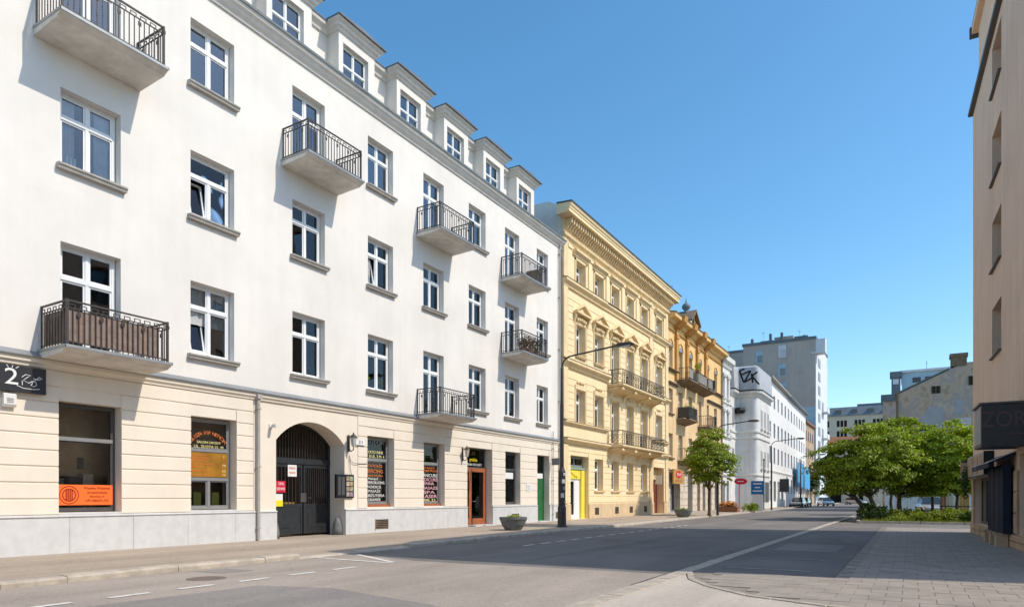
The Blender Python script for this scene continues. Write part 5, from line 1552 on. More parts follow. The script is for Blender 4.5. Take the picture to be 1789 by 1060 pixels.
loft([offset(outline, 0.02, 12.95), offset(outline, 0.18, 13.15), offset(outline, 0.22, 13.3), offset(outline, 0.48, 13.45), offset(outline, 0.52, 13.72)], 'cornice', M['grey_w'], ch)
loft([offset(outline, 0.56, 13.722), offset(outline, 0.56, 13.85)], 'cornice_flashing', M['black'], ch)
XM = -15.02
mout = [(-28, 77.32), (-17.48, 77.32), (-17.48, YC - 0.25), (-17.2, YC)]
for k in range(4):
    t = -math.pi / 2 + math.pi / 2 * k / 3
    mout.append((XM - 0.2 - 0.18 + 0.18 * math.cos(t), YC + 0.18 + 0.18 * math.sin(t)))
mout += [(XM - 0.2, 87.9), (-28, 87.9)]
loft([offset(mout, 0.46, 13.852), offset(mout, 0.40, 15.2), offset(mout, 0.30, 16.45), offset(mout, -0.1, 16.7)], 'mansard', M['mansard'], ch)
for z in (3.9, 8.2, 8.9):
    loft([offset(outline, 0.01, z), offset(outline, 0.12, z + 0.05), offset(outline, 0.14, z + 0.22), offset(outline, 0.01, z + 0.26)], 'string_course', M['trim_w'], ch)
# the painted letters, black strokes lying on the sloping sheet
gr = empty('graffiti', (-16.2, 79.7, 14.0), (0, 0, 0), 0, 'big black letters EZK painted on the grey mansard', 'graffiti')


def stroke(mb, a, b, w=0.19):
    (xa, za), (xb, zb) = a, b
    def yy(z): return YC - 0.47 + ((z - 13.85) / 1.35 * 0.06 if z < 15.2 else 0.06 + (z - 15.2) / 1.25 * 0.10)
    d = Vector((xb - xa, zb - za)).normalized(); nx, nz = -d.y * w / 2, d.x * w / 2
    n = 4
    for k in range(n):
        p0 = (xa + (xb - xa) * k / n, za + (zb - za) * k / n); p1 = (xa + (xb - xa) * (k + 1) / n, za + (zb - za) * (k + 1) / n)
        v = []
        for off in (0.005, -0.02):
            for (px, pz) in ((p0[0] - nx, p0[1] - nz), (p1[0] - nx, p1[1] - nz), (p1[0] + nx, p1[1] + nz), (p0[0] + nx, p0[1] + nz)):
                v.append((px, yy(pz) + off, pz))
        mb.add(v, [(0, 1, 2, 3), (4, 7, 6, 5), (0, 4, 5, 1), (1, 5, 6, 2), (2, 6, 7, 3), (3, 7, 4, 0)])


def GX(px): return -17.02 + (px - 1291) / (1337 - 1291) * 2.3
def GZ(py): return 13.92 + (687 - py) / (687 - 648) * 2.5
for nm, sts in (('letter', [((1291, 653), (1301, 674)), ((1290, 653), (1302, 649)), ((1294, 660), (1316, 654))]),
                ('letter', [((1316, 654), (1302, 674)), ((1302, 674), (1322, 666))]),
                ('letter', [((1318, 659), (1321, 676)), ((1318, 664), (1331, 657)), ((1319, 664), (1335, 680))])):
    q = MB()
    for (a, b) in sts: stroke(q, (GX(a[0]), GZ(a[1])), (GX(b[0]), GZ(b[1])))
    q.build(nm, M['black'], gr)
# its street windows
chf = (XF, 0, 0)
for yy in (82.2, 84.3, 86.3):
    for z0, z1 in ((4.9, 7.0), (9.6, 11.8)):
        mb = MB(); mb.box(XF - 0.02, XF + 0.05, yy, yy + 0.95, z0, z1); w_ = mb.build('window', M['trim_w'], ch)
        mb = MB(); mb.box(XF + 0.03, XF + 0.055, yy + 0.10, yy + 0.45, z0 + 0.1, z1 - 0.1); mb.box(XF + 0.03, XF + 0.055, yy + 0.53, yy + 0.85, z0 + 0.1, z1 - 0.1); mb.build('pane', M['frame_g'], w_)
        mb = MB(); mb.box(XF, XF + 0.25, yy - 0.15, yy + 1.1, z0 - 0.2, z0); mb.build('sill', M['trim_w'], w_)
for yy in (78.0,):
    for z0, z1 in ((5.0, 7.2), (9.6, 11.9)):
        mb = MB(); mb.box(-17.49, -17.43, yy, yy + 1.0, z0, z1); w_ = mb.build('window', M['trim_w'], ch)
        mb = MB(); mb.box(-17.45, -17.42, yy + 0.10, yy + 0.46, z0 + 0.1, z1 - 0.1); mb.box(-17.45, -17.42, yy + 0.54, yy + 0.9, z0 + 0.1, z1 - 0.1); mb.build('pane', M['frame_g'], w_)
mb = MB(); mb.box(XF, XF + 0.06, 82.0, 84.4, 0.9, 3.3); mb.box(XF, XF + 0.06, 85.0, 87.2, 0.9, 3.3); mb.build('shop_window', M['frame_d'], ch)
mb = MB(); mb.lathe([(0.5, 0.0), (0.62, 0.3), (0.5, 0.62)], (-16.95, 79.7, 11.2), 10); mb.build('vent_drum', M['black'], ch)

# ------------------------------------------------------------------ the long white house
lw = empty('long_white_house', (0, 22, 0.0), (-15.42, 88.5, 0), R(1.63), 'long plain white house with rows of grey windows down the street', 'building')
LY = [1.4 + 3.72 * k for k in range(12)]
lo = [(y_, y_ + 1.45, z0, z1) for y_ in LY for z0, z1 in ((13.2, 15.0), (9.35, 11.3), (5.9, 8.1))]
lo += [(y_, y_ + 1.45, 2.0, 4.2) for y_ in LY[4:]] + [(y_, y_ + 2.2, 0.9, 3.6) for y_ in LY[:4]]
mb = MB(); holed(mb, 1.4 - 0.9, 46, 0.0, 16.9, lo, 0, 0.25)
mb.quad((0, 0.5, 0), (0, 0.5, 16.9), (-10, 0.5, 16.9), (-10, 0.5, 0)); mb.quad((0, 46, 0), (0, 46, 16.9), (-10, 46, 16.9), (-10, 46, 0)); mb.build('wall', M['white2'], lw, fix=False)
mb = MB(); mb.box(-0.9, -0.8, 0.6, 45.9, 0, 16.8); mb.build('interior_wall', M['dark'], lw)
mb = MB(); mb.prism([(0.55, 16.85), (-5, 18.6), (-10, 16.9), (-10, 16.6), (0.55, 16.7)], 0.3, 20, 'y'); mb.build('roof', M['sill'], lw)
mb = MB(); mb.prism([(0.60, 16.85), (-5, 18.6), (-10, 16.9), (-10, 16.6), (0.60, 16.68)], 20.02, 46.2, 'y'); mb.build('roof', M['roof'], lw)
strip('string_course', 4.7, 5.0, 0.12, M['trim_w'], 0.5, 46, lw)
for (a, b, z0, z1) in lo:
    w_ = window(lw, a, b, z0, z1, -0.2, 2 if b - a < 2 else 3, (0.68,), 0.08, M['frame_g'] if rc.random() < 0.7 else M['upvc'], M['glass'])
thing_box('hanging_sign', 0.2, 1.4, 9.3, 9.5, 2.2, 4.0, M['sign_k'], 'black hanging sign on the long white house', 'sign', (-15.42, 88.5, 0), R(1.63))
for k, (a, b, z0, z1, lb) in enumerate(((25.8, 34.5, 3.1, 7.0, 'nearer bright blue scaffold net on the long white house'), (36.0, 46.0, 2.9, 6.6, 'farther bright blue scaffold net on the long white house'))):
    e = empty('scaffold_net', (0.7, (a + b) / 2, z0), (-15.42, 88.5, 0), R(1.63), lb, 'net', 'scaffold nets')
    q = MB(); n = 16
    for j in range(n):
        y0_, y1_ = a + (b - a) * j / n, a + (b - a) * (j + 1) / n
        x0_, x1_ = 0.75 + 0.04 * math.sin(j * 1.9), 0.75 + 0.04 * math.sin((j + 1) * 1.9)
        q.prism([(x0_, y0_), (x1_, y1_), (x1_ + 0.03, y1_), (x0_ + 0.03, y0_)], z0 + 0.25 * math.sin(j), z1, 'z')
    q.build('net', M['blue_net'], e)
    q = MB()
    for j in range(5):
        yy = a + (b - a) * j / 4; q.tube([(0.65, yy, 0), (0.65, yy, z1 + 0.2)], 0.05, 5)
    q.build('scaffold_pole', M['frame_g'], e)

# brown old house and the tower block
bo = empty('brown_house', (-17.0, 141, 0), (0, 0, 0), 0, 'weathered brown house between the white house and the tower', 'building')
mb = MB(); mb.box(-28, -16.9, 134.8, 149.0, 0, 15.5); mb.build('wall', M['brown'], bo)
mb = MB(); mb.prism([(-28.2, 15.5), (-16.5, 15.5), (-16.5, 15.8), (-22, 18), (-28.2, 15.8)], 134.7, 149, 'y'); mb.build('roof', M['rust'], bo)
for k in range(4):
    for z in (2.0, 5.5, 9.0, 12.3):
        mb = MB(); mb.box(-16.9, -16.84, 136 + k * 3.2, 137.2 + k * 3.2, z, z + 1.8); w_ = mb.build('window', M['frame_d'], bo)
tw = empty('grey_tower_block', (-24, 150, 0), (0, 0, 0), 0, 'tall grey tower block with few windows rising behind the white houses', 'building')
mb = MB(); mb.box(-31.2, -16.75, 150, 172, 0, 34.2); mb.build('wall', M['tower'], tw)
mb = MB(); mb.box(-31.2, -16.75, 149.96, 149.995, 0, 20.2); mb.build('pale_blue_render', M['tower_b'], tw)
mb = MB(); mb.box(-16.745, -16.70, 150, 172, 0, 34.0); mb.build('side_render', M['tower_w'], tw)
mb = MB(); mb.box(-44, -33.2, 160, 176, 0, 35.2); mb.build('wing_wall', M['tower'], tw)
mb = MB(); mb.box(-33.19, -31.21, 163, 176, 0, 34.6); mb.build('link_wall', M['tower'], tw)
mb = MB(); mb.box(-31.4, -16.6, 149.8, 172.2, 34.2, 34.75); mb.build('parapet', M['tower_r'], tw)
mb = MB(); mb.box(-44.2, -33.0, 159.8, 176, 35.2, 35.7); mb.build('parapet', M['tower_r'], tw)
for fl_ in range(8):
    mb = MB(); mb.box(-16.69, -16.62, 154, 157.5, 8.8 + fl_ * 2.9, 10.6 + fl_ * 2.9); mb.build('window', M['frame_g'], tw)
for (a, b, z0, z1) in ((-28.2, -25.5, 34.76, 35.6), (-25.3, -21.5, 34.76, 36.1), (-21.3, -18.6, 34.76, 35.8)):
    mb = MB(); mb.box(a, b, 153, 160, z0, z1); mb.build('roof_cabin', M['tower_r'] if a != -25.3 else M['tower'], tw)
for xx in (-39, -30, -26.2, -23.9, -19.4):
    mb = MB(); mb.box(xx, xx + 0.5, 152, 152.6, 34.7, 35.7 if xx > -20 else 35.3 + (1.5 if xx < -22 and xx > -28 else 0.8)); mb.build('chimney_pipe', M['tower_r'], tw)
for xx, zs_ in ((-28.6, (30.2, 26.4, 22.6)), (-24.0, (31.0, 27.0, 23.0))):
    for z in zs_:
        mb = MB(); mb.box(xx, xx + 1.5, 149.9, 150.02, z, z + 2.6); w_ = mb.build('window', M['tower_b'] if z < 31 else M['tower_w'], tw)
        mb = MB(); mb.box(xx + 0.35, xx + 1.4, 149.86, 149.95, z + 0.2, z + 1.7); mb.build('pane', M['frame_g'] if z < 31 else M['curtain'], w_)
for k, z in enumerate((31.2,)):
    mb = MB(); mb.box(-17.6, -14.9, 149.9, 152.5, z, z + 0.25); mb.box(-16.72, -15.0, 150.0, 150.15, z + 0.25, z + 2.9); mb.box(-15.1, -14.95, 150.1, 152.4, z + 0.25, z + 3.0); mb.build('roof_balcony', M['tower_w'], tw)
for fl_ in range(8):
    for yy in ((160.5,) if fl_ in (2, 4) else ()):
        z = 8.5 + fl_ * 2.9
        mb = MB(); mb.box(-16.69, -15.5, yy, yy + 4.2, z, z + 0.18); mb.box(-15.6, -15.5, yy, yy + 4.2, z + 0.181, z + 1.1); mb.build('balcony', M['tower_w'], tw)
        mb = MB(); mb.box(-16.69, -16.66, yy + 0.5, yy + 3.6, z + 0.3, z + 2.4); mb.build('window', M['frame_g'], tw)
aw = empty('teal_awning', (-15.8, 152, 2.6), (0, 0, 0), 0, 'teal shop awning far down the street at the foot of the tower', 'awning')
q = MB(); q.prism([(-16.6, 5.8), (-16.6, 5.6), (-14.4, 3.9), (-14.4, 3.4), (-14.3, 3.4), (-14.3, 4.0)], 150.5, 157, 'y'); q.build('cloth', M['teal'], aw)
hg = empty('hanging_banner', (-15.6, 150.8, 5.6), (0, 0, 0), 0, 'teal hanging banner above the teal awning', 'banner')
q = MB(); q.box(-16.6, -14.9, 150.6, 150.75, 5.9, 8.4); q.build('cloth', M['teal'], hg)

# street end
eh = empty('street_end_house', (-14, 185, 0), (0, 185, 0), R(-90), 'beige house with an arched passage closing the far end of the street', 'building')
ORG[eh.name] = Vector((0, -14, 0)); eh.location = (-14, 185, 0)
eo = [(-17.6, -15.2, 5.6, 8.0), (-13.6, -12.2, 5.6, 8.0), (-11.2, -9.8, 5.6, 8.0), (-17.6, -15.2, 9.6, 12.0), (-13.6, -12.2, 9.6, 12.0), (-11.2, -9.8, 9.6, 12.0), (-20.3, -18.3, 0.1, 3.8), (-17.6, -14.8, 0.1, 4.0), (-12.6, -11.6, 0.6, 3.0), (-10.9, -9.9, 0.6, 3.0)]
mb = MB(); holed(mb, -24, -4, 0, 14, eo, 0, 0.8); mb.build('wall', M['end_w'], eh, fix=False)
mb = MB(); mb.box(-3, -1.5, -24, -4, 0, 14); mb.build('interior_wall', M['dark'], eh)
mb = MB(); mb.prism([(0.5, 14), (-5, 17), (-9, 14)], -24.3, -3.7, 'y'); mb.build('roof', M['rust'], eh)
strip('string_course', 4.4, 4.8, 0.3, M['trim_w'], -24, -4, eh)
for (a, b, z0, z1) in eo[:6]: window(eh, a, b, z0, z1, -0.3, 2, (0.68,), 0.12)
mb = MB(); mb.box(0, 0.35, -21.9, -18.2, 4.9, 9.4); mb.build('terracotta_bay', M['brown'], eh)
thing_box('blue_banner', 0.02, 0.2, -9.6, -7.6, 5.0, 8.4, M['blue'], 'blue banner on the house at the far end of the street', 'banner', (0, 185, 0), R(-90))
eb = empty('far_apartment_block', (0, -18, 0), (0, 260, 0), R(-90), 'long pale apartment block with a dark slate attic on the skyline', 'building')
ORG[eb.name] = Vector((0, -18, 0)); eb.location = (-18, 260, 0)
bo_ = []
for c in range(7):
    for q in range(3):
        for z in (26.2, 22.5, 18.8): bo_.append((-39 + c * 5.6 + q * 1.15, -38.1 + c * 5.6 + q * 1.15, z, z + 2.2))
mb = MB(); holed(mb, -44, -3, 0, 30, bo_, 0, 0.3); mb.build('wall', M['end_w'], eb, fix=False)
mb = MB(); mb.box(-0.8, -0.4, -44, -3, 0, 30); mb.build('interior_wall', M['dark'], eb)
mb = MB(); mb.prism([(0.5, 30), (0.3, 30.4), (-1.4, 33.2), (-10, 33.4), (-10, 30)], -44, -3, 'y'); mb.build('slate_attic', M['end_r'], eb)
mb = MB(); mb.box(-6, -3, -16, -6, 33.3, 34.2); mb.build('roof_cabin', M['end_r'], eb)
for c in range(8):
    mb = MB(); mb.box(-1.6, 0.12, -42.5 + c * 5, -40.7 + c * 5, 30.5, 32.2); d_ = mb.build('dormer', M['end_r'], eb)
    mb = MB(); mb.box(0.125, 0.16, -42.3 + c * 5, -40.9 + c * 5, 30.8, 31.9); mb.build('pane', M['curtain_d'], d_)

# ------------------------------------------------------------------ right side: party wall and houses behind the trees
pw = empty('party_wall_house', (0, 6, 0), (0, 80, 0), R(-90), 'old house showing its patched grey blank party wall behind the trees', 'building')
ORG[pw.name] = Vector((0, 6, 0)); pw.location = (6, 80, 0)
mb = MB(); mb.prism([(-1.3, 0), (16, 0), (16, 12), (9.0, 14.9), (4.6, 14.9), (3.5, 14.35), (-1.3, 12.1)], -14, 0, 'x'); mb.build('wall', M['wallgrey'], pw)
mb = MB()
mb.prism([(-1.4, 12.12), (3.4, 14.37), (3.4, 14.5), (-1.4, 12.26)], -14.1, 0.1, 'x'); mb.build('roof_edge', M['roof'], pw)
mb = MB(); mb.box(-1.2, 0.12, 3.52, 4.85, 14.6, 15.5); mb.box(-1.3, 0.2, 3.42, 4.95, 15.5, 15.85); mb.build('chimney', M['cap'], pw)
for (a, b, z0, z1) in ((1.9, 2.6, 12.0, 12.75), (5.0, 5.7, 12.6, 13.5)):
    mb = MB(); mb.box(-0.02, 0.02, a, b, z0, z1); w_ = mb.build('window', M['dark'], pw)
    mb = MB(); mb.box(0.02, 0.05, a - 0.06, a + 0.03, z0, z1); mb.box(0.02, 0.05, b - 0.03, b + 0.06, z0, z1); mb.box(0.02, 0.05, (a + b) / 2 - 0.03, (a + b) / 2 + 0.03, z0, z1); mb.build('frame', M['cap'], w_)
mb = MB(); mb.prism([(0.8, 6.0), (2.9, 6.0), (2.9, 10.6), (1.6, 10.7), (0.9, 9.4)], 0.004, 0.014, 'x'); mb.build('repair_patch', M['patch'], pw)
mb = MB(); mb.prism([(3.9, 4.0), (5.2, 4.0), (5.2, 9.4), (3.9, 9.4)], 0.004, 0.012, 'x'); mb.build('repair_patch', M['patch_b'], pw)
mb = MB(); mb.prism([(3.8, 9.7), (4.7, 9.7), (4.7, 11.2), (3.8, 11.2)], 0.004, 0.010, 'x'); mb.build('repair_patch', M['patch'], pw)
mb = MB(); mb.tube([(0.1, -1.15, 0), (0.1, -1.15, 12.4)], 0.09, 6); mb.build('downpipe', M['cap'], pw)
bh = empty('pale_blue_house', (0, 3, 0), (0, 110, 0), R(-90), 'pale blue block with dark attic windows above the party wall', 'building')
ORG[bh.name] = Vector((0, 3, 0)); bh.location = (3, 110, 0)
mb = MB(); mb.prism([(-1.0, 0), (9, 0), (9, 19.2), (-1.0, 19.2)], -12, 0, 'x'); mb.build('wall', M['tower_b'], bh)
mb = MB(); mb.box(-12.2, 0.25, -1.2, 9.2, 19.2, 19.5); mb.build('roof_edge', M['tower_w'], bh)
for k in range(4):
    mb = MB(); mb.box(0, 0.05, 0.3 + k * 1.5, 1.3 + k * 1.5, 17.7, 18.4); w_ = mb.build('window', M['frame_d'], bh)
    mb = MB(); mb.box(0, 0.05, 1.0 + k * 1.6, 1.8 + k * 1.6, 16.2, 17.0); w_ = mb.build('window', M['frame_d'], bh)
mb = MB(); mb.box(-1.2, 0.4, -2.3, -1.2, 14, 19.4); mb.box(-1.3, 0.5, -2.5, -1.05, 18.6, 19.4); mb.build('chimney', M['tower_r'], bh)
mb = MB(); mb.box(0.41, 0.46, -2.1, -1.4, 17.6, 18.3); mb.build('chimney_panel', M['tower_w'], bh)
sh = empty('grey_back_house', (0, -2.6, 0), (0, 100, 0), R(-90), 'narrow grey back house beside the patched party wall', 'building')
ORG[sh.name] = Vector((0, -2.6, 0)); sh.location = (-2.6, 100, 0)
mb = MB(); mb.box(-8, 0, -3.1, -1.55, 0, 14.0); mb.build('wall', M['wallgrey'], sh)
mb = MB(); mb.box(-8, 0.2, -3.3, -1.6, 14.0, 14.9); mb.build('roof_edge', M['tower_r'], sh)

# ------------------------------------------------------------------ the beige building on the right
RZ = R(182.23)
TR = (2.25, 33.6, 0)
rb = empty('beige_building', (0, 10, 0), TR, RZ, 'tall beige rendered building in shade at the right edge', 'building')
RH = 17.35
RL = 17.7
rw = []
for y_ in (5.15, 12.4):
    for s in (15.30, 12.25, 9.25, 6.25): rw.append((y_, y_ + 1.95, s, s + 1.72, 0.42))
shopo = [(0.7, 5.9, 0.42, 2.25, 0.25), (10.2, 14.5, 0.42, 2.68, 0.3), (15.4, 17.3, 0.42, 2.68, 0.3)]
mb = MB(); holed(mb, 0, RL, 0, RH, rw + shopo, 0, 0.4)
BD = -8.5
mb.quad((0, 0, 0), (0, 0, RH), (BD, 0, RH), (BD, 0, 0)); mb.quad((0, RL, 0), (0, RL, RH), (BD, RL, RH), (BD, RL, 0)); mb.quad((BD, 0, 0), (BD, RL, 0), (BD, RL, RH), (BD, 0, RH)); mb.quad((0, 0, RH), (0, RL, RH), (BD, RL, RH), (BD, 0, RH))
mb.build('wall', M['beige'], rb, fix=False)
mb = MB(); mb.box(-1.6, -1.5, 0.2, RL - 0.2, 0, RH - 0.3); mb.build('interior_wall', M['dark'], rb)
prof_part(rb, 'eave_flashing', M['frame_d'], [(-0.5, RH + 0.004), (0.16, RH + 0.004), (0.18, RH + 0.09), (-0.5, RH + 0.13)], -0.10, RL + 0.1)
for (a, b, z0, z1, e) in rw:
    window(rb, a, b, z0, z1, -0.36, 2, (), 0.08, M['frame_d'])
    mb = MB(); mb.prism([(-0.36, z0 + 0.005), (0.10, z0 - 0.03), (0.10, z0 + 0.012), (-0.36, z0 + 0.05)], a - 0.02, b + 0.02, 'y'); mb.build('sill_flashing', M['frame_d'], rb)
# top storey piece over the far corner
mb = MB(); mb.box(-3.2, -0.16, 0.35, 2.5, RH + 0.12, 20.7); tp = mb.build('roof_turret', M['beige'], rb)
mb = MB(); mb.box(-3.6, 0.05, 0.05, 2.8, 20.7, 21.0); mb.build('turret_eave', M['beige'], tp)
mb = MB(); mb.box(-3.7, 0.12, -0.12, 0.045, 20.6, 21.02); mb.build('turret_gutter', M['frame_d'], tp)
mb = MB(); mb.prism([(-3.6, 21.02), (0.06, 21.02), (-1.7, 22.4)], 0.05, 2.8, 'y'); mb.build('turret_roof', M['roof'], tp)
# plinth stones and piers at street level
courses(rb, M['brown'], 0, RL, 0.0, 0.4, 0.2, [], 0.0, 0.10, 0.02, 'plinth_stone')
for (a, b) in ((0.0, 0.7), (5.9, 6.5), (9.6, 10.2), (14.5, 15.5)):
    courses(rb, M['brown'], a + 0.01, b - 0.01, 0.41, 2.24, 0.61, [], 0.0, 0.06, 0.02, 'pier_stone')
window(rb, 0.72, 5.88, 0.43, 2.23, -0.2, 4, (), 0.07, M['frame_d'], M['glass_s'], name='shop_window')
window(rb, 10.22, 14.48, 0.44, 2.66, -0.24, 3, (0.75,), 0.14, M['rust'], M['glass_s'], name='shop_front')
window(rb, 15.42, 17.28, 0.44, 2.66, -0.24, 3, (0.75,), 0.14, M['rust'], M['glass_s'], name='shop_front')
# fascia box, awning, dark blue screen, projecting sign box
fb = empty('fascia_box', (0.3, 3.0, 2.95), TR, RZ, 'long dark brown fascia box over the corner shop window', 'sign')
q = MB(); q.box(0.0, 0.28, 0.9, 5.6, 2.27, 3.05); q.build('box', M['sill'], fb)
q = MB(); q.box(-0.0, 0.30, 5.602, 5.64, 2.25, 3.07); q.build('end_panel', M['black'], fb)
for k in range(3):
    q = MB(); q.box(0.281, 0.295, 1.0 + k * 1.55, 2.45 + k * 1.55, 2.33, 2.99); q.build('panel', M['brown'], fb)
hs_ = empty('hanging_shop_sign', (0.6, 0.3, 2.3), TR, RZ, 'small brown square sign projecting at the far corner of the beige building', 'sign')
q = MB(); q.box(0.02, 0.44, 0.1, 0.22, 2.2, 2.9); q.build('board', M['brown'], hs_)
q = MB(); q.tube([(0, 0.16, 2.97), (0.44, 0.16, 2.97)], 0.02, 5); q.box(0.05, 0.42, 0.15, 0.17, 2.9, 2.96); q.build('bracket', M['iron'], hs_)
sa = empty('blue_awning', (0.4, 7.6, 2.9), TR, RZ, 'navy shop awning with white piping beside the fascia box', 'awning')
q = MB(); q.prism([(0.02, 2.80), (0.02, 2.70), (0.62, 2.46), (0.62, 2.34), (0.66, 2.34), (0.66, 2.50)], 6.0, 9.7, 'y'); q.build('cloth', M['navy'], sa)
q = MB()
for yy in (9.705,):
    q.tube([(0.02, yy, 2.80), (0.66, yy, 2.50)], 0.012, 5)
q.tube([(0.664, 6.0, 2.50), (0.664, 9.7, 2.50)], 0.010, 5)
q.tube([(0.664, 6.6, 2.47), (0.664, 7.0, 2.42), (0.664, 6.6, 2.37)], 0.010, 5)
q.build('piping', M['print_w'], sa)
ds = empty('navy_screen', (0.3, 8.0, 0.3), TR, RZ, 'tall navy cloth screen hanging under the blue awning', 'screen')
q = MB(); n = 14
for j in range(n):
    a, b = 6.4 + 3.1 * j / n, 6.4 + 3.1 * (j + 1) / n
    x0_, x1_ = 0.22 + 0.05 * math.sin(j * 1.7), 0.22 + 0.05 * math.sin((j + 1) * 1.7)
    q.prism([(x0_, a), (x1_, b), (x1_ + 0.03, b), (x0_ + 0.03, a)], 0.40, 2.44, 'z')
q.box(0.1, 0.30, 9.51, 9.56, 0.40, 2.45)
q.build('cloth', M['navy'], ds)
for yy, wh in ((6.8, 'far end'), (8.0, 'middle'), (9.1, 'near end')):
    e = empty('stone_post', (0.28, yy, 0), TR, RZ, 'short stone post under the %s of the navy screen' % wh, 'post', 'stone posts under the navy screen')
    q = MB(); q.box(0.12, 0.42, yy - 0.14, yy + 0.14, 0, 0.36); q.box(0.11, 0.46, yy - 0.18, yy + 0.18, 0.36, 0.395); q.build('stone', M['brown'], e)
zb = empty('zor_sign_box', (0.5, 10.5, 3.0), TR, RZ, 'big black box sign with dim purple letters on the beige building', 'sign')
zb.name = 'box_sign'; ORG['box_sign'] = Vector((0.5, 10.5, 3.0))
q = MB(); q.box(0.02, 1.00, 9.7, 11.2, 2.86, 4.02); q.build('box', M['sign_k'], zb)
q = MB(); q.box(0.0, 1.05, 9.65, 11.25, 4.021, 4.07); q.build('cover', M['frame_d'], zb)
q = MB(); q.box(1.001, 1.01, 9.8, 11.1, 2.95, 3.95); q.build('side_panel', M['sill'], zb)
def letter_front(parent, body, size, mat, at, width):
    me = text_mesh(body, size, mat)
    w = max(v.co.x for v in me.vertices) - min(v.co.x for v in me.vertices)
    o = inst(me, 'lettering', parent, at)
    o.rotation_euler = (R(90), 0, R(180)); o.scale = (width / w, 1, 1)
    return o
letter_front(zb, 'ZOR', 0.62, M['print_dim'], (0.50, 11.208, 3.58), 1.0)
q = MB(); q.box(0.05, 0.98, 11.2, 11.212, 3.18, 3.20); q.build('line', M['print_dim'], zb)
vg = empty('wall_ivy', (0.5, 1.6, 2.0), TR, RZ, 'trailing creeper hanging from the fascia at the far corner', 'creeper')
q = MB()
for k in range(16): leaf_ball(q, (0.36 + rc.uniform(-.03, .06), 0.4 + rc.uniform(0, 1.4), rc.uniform(1.5, 2.5)), 0.10, 0.2, 0.25, 30, 0.10, rc)
q.build('foliage', M['leaf_d'], vg, fix=False)

# the building behind the camera whose corner shades the bottom of the picture
nb = empty('corner_block', (6, -10, 0), (0, 0, 0), 0, 'plain beige block across the side street behind the viewer', 'building')
mb = MB(); mb.prism([(6.0, -26), (18, -26), (18, 8.2), (6.0, 8.2)], 0, 12.2, 'z'); mb.build('wall', M['beige'], nb)
mb = MB(); mb.box(5.9, 18.1, -26.1, 8.3, 12.2, 12.5); mb.build('eave', M['roof'], nb)
for k in range(5):
    for z in (1.2, 4.8, 8.4):
        mb = MB(); mb.box(5.96, 6.0, -20 + k * 5, -18.6 + k * 5, z, z + 1.9); mb.build('window', M['frame_d'], nb)

# ------------------------------------------------------------------ street furniture
def street_lamp(x, y, z0, H, arm, label, thick=True, dirn=0.0):
    e = empty('street_lamp', (x, y, z0), (0, 0, 0), 0, label, 'street lamp', 'street lamps along the left footway')
    q = MB()
    if thick:
        q.lathe([(0.24, 0), (0.24, 0.06), (0.20, 0.10), (0.19, 0.9), (0.16, 0.98), (0.165, 2.5), (0.12, 2.62), (0.095, 2.7)], (x, y, z0), 14)
        q.build('base_casing', M['lampmetal'], e)
        q = MB()
    q.tube([(x, y, z0 + (2.6 if thick else 0)), (x, y, z0 + H * 0.72)], [0.095, 0.08], 10)
    q.tube([(x, y, z0 + H * 0.72), (x, y, z0 + H - 0.55)], [0.065, 0.055], 10)
    q.build('pole', M['lampmetal'], e)
    q = MB(); pts = []
    for k in range(6):
        t = math.pi / 2 * k / 5
        pts.append((x + 0.5 * (1 - math.cos(t)), y, z0 + H - 0.55 + 0.5 * math.sin(t)))
    pts.append((x + arm, y, z0 + H + 0.12 * arm * 0.5))
    q.tube(pts, 0.038, 8); q.build('arm', M['lampmetal'], e)
    ze = z0 + H + 0.06 * arm
    q = MB(); q.prism([(x + arm - 0.15, ze - 0.05), (x + arm + 0.1, ze - 0.08), (x + arm + 0.62, ze - 0.05), (x + arm + 0.66, ze), (x + arm + 0.5, ze + 0.06), (x + arm, ze + 0.07)], y - 0.14, y + 0.14, 'y')
    q.build('lamp_head', M['lampmetal'], e)
    q = MB(); q.prism([(x + arm + 0.08, ze - 0.082), (x + arm + 0.55, ze - 0.056), (x + arm + 0.5, ze - 0.12), (x + arm + 0.12, ze - 0.13)], y - 0.11, y + 0.11, 'y'); q.build('lens', M['lens'], e)
    return e


sl = street_lamp(-13.55, 27.0, 0.12, 7.75, 2.75, 'nearest black street lamp with a stickered base before the white tenement')
for k, (zz, a0, hh, mt) in enumerate(((2.45, 0.2, 0.12, 'paper'), (2.1, -0.2, 0.18, 'print_w'), (1.8, 0.1, 0.14, 'frame_g'), (1.45, -0.5, 0.2, 'curtain'), (1.2, 0.3, 0.12, 'frame_g'))):
    q = MB(); r = 0.174; n = 5
    for j in range(n):
        t0, t1 = a0 - 0.9 + 0.9 * j / n, a0 - 0.9 + 0.9 * (j + 1) / n
        q.prism([(-13.55 + r * math.cos(t0), 27 + r * math.sin(t0)), (-13.55 + (r + .004) * math.cos(t0), 27 + (r + .004) * math.sin(t0)), (-13.55 + (r + .004) * math.cos(t1), 27 + (r + .004) * math.sin(t1)), (-13.55 + r * math.cos(t1), 27 + r * math.sin(t1))], zz, zz + hh, 'z')
    q.build('sticker', M[mt], sl)
street_lamp(-12.3, 50.3, 0.12, 6.75, 2.3, 'black street lamp rising beside the small street tree', False)
street_lamp(-12.6, 74.5, 0.12, 7.3, 2.6, 'slim street lamp in front of the corner house', False)
street_lamp(-13.6, 104.0, 0.12, 7.3, 2.6, 'far slim street lamp before the blue scaffold nets', False)
e = empty('plain_post', (-13.2, 73.0, 0.12), (0, 0, 0), 0, 'thin dark post between the blue sign and the slim lamp', 'post')
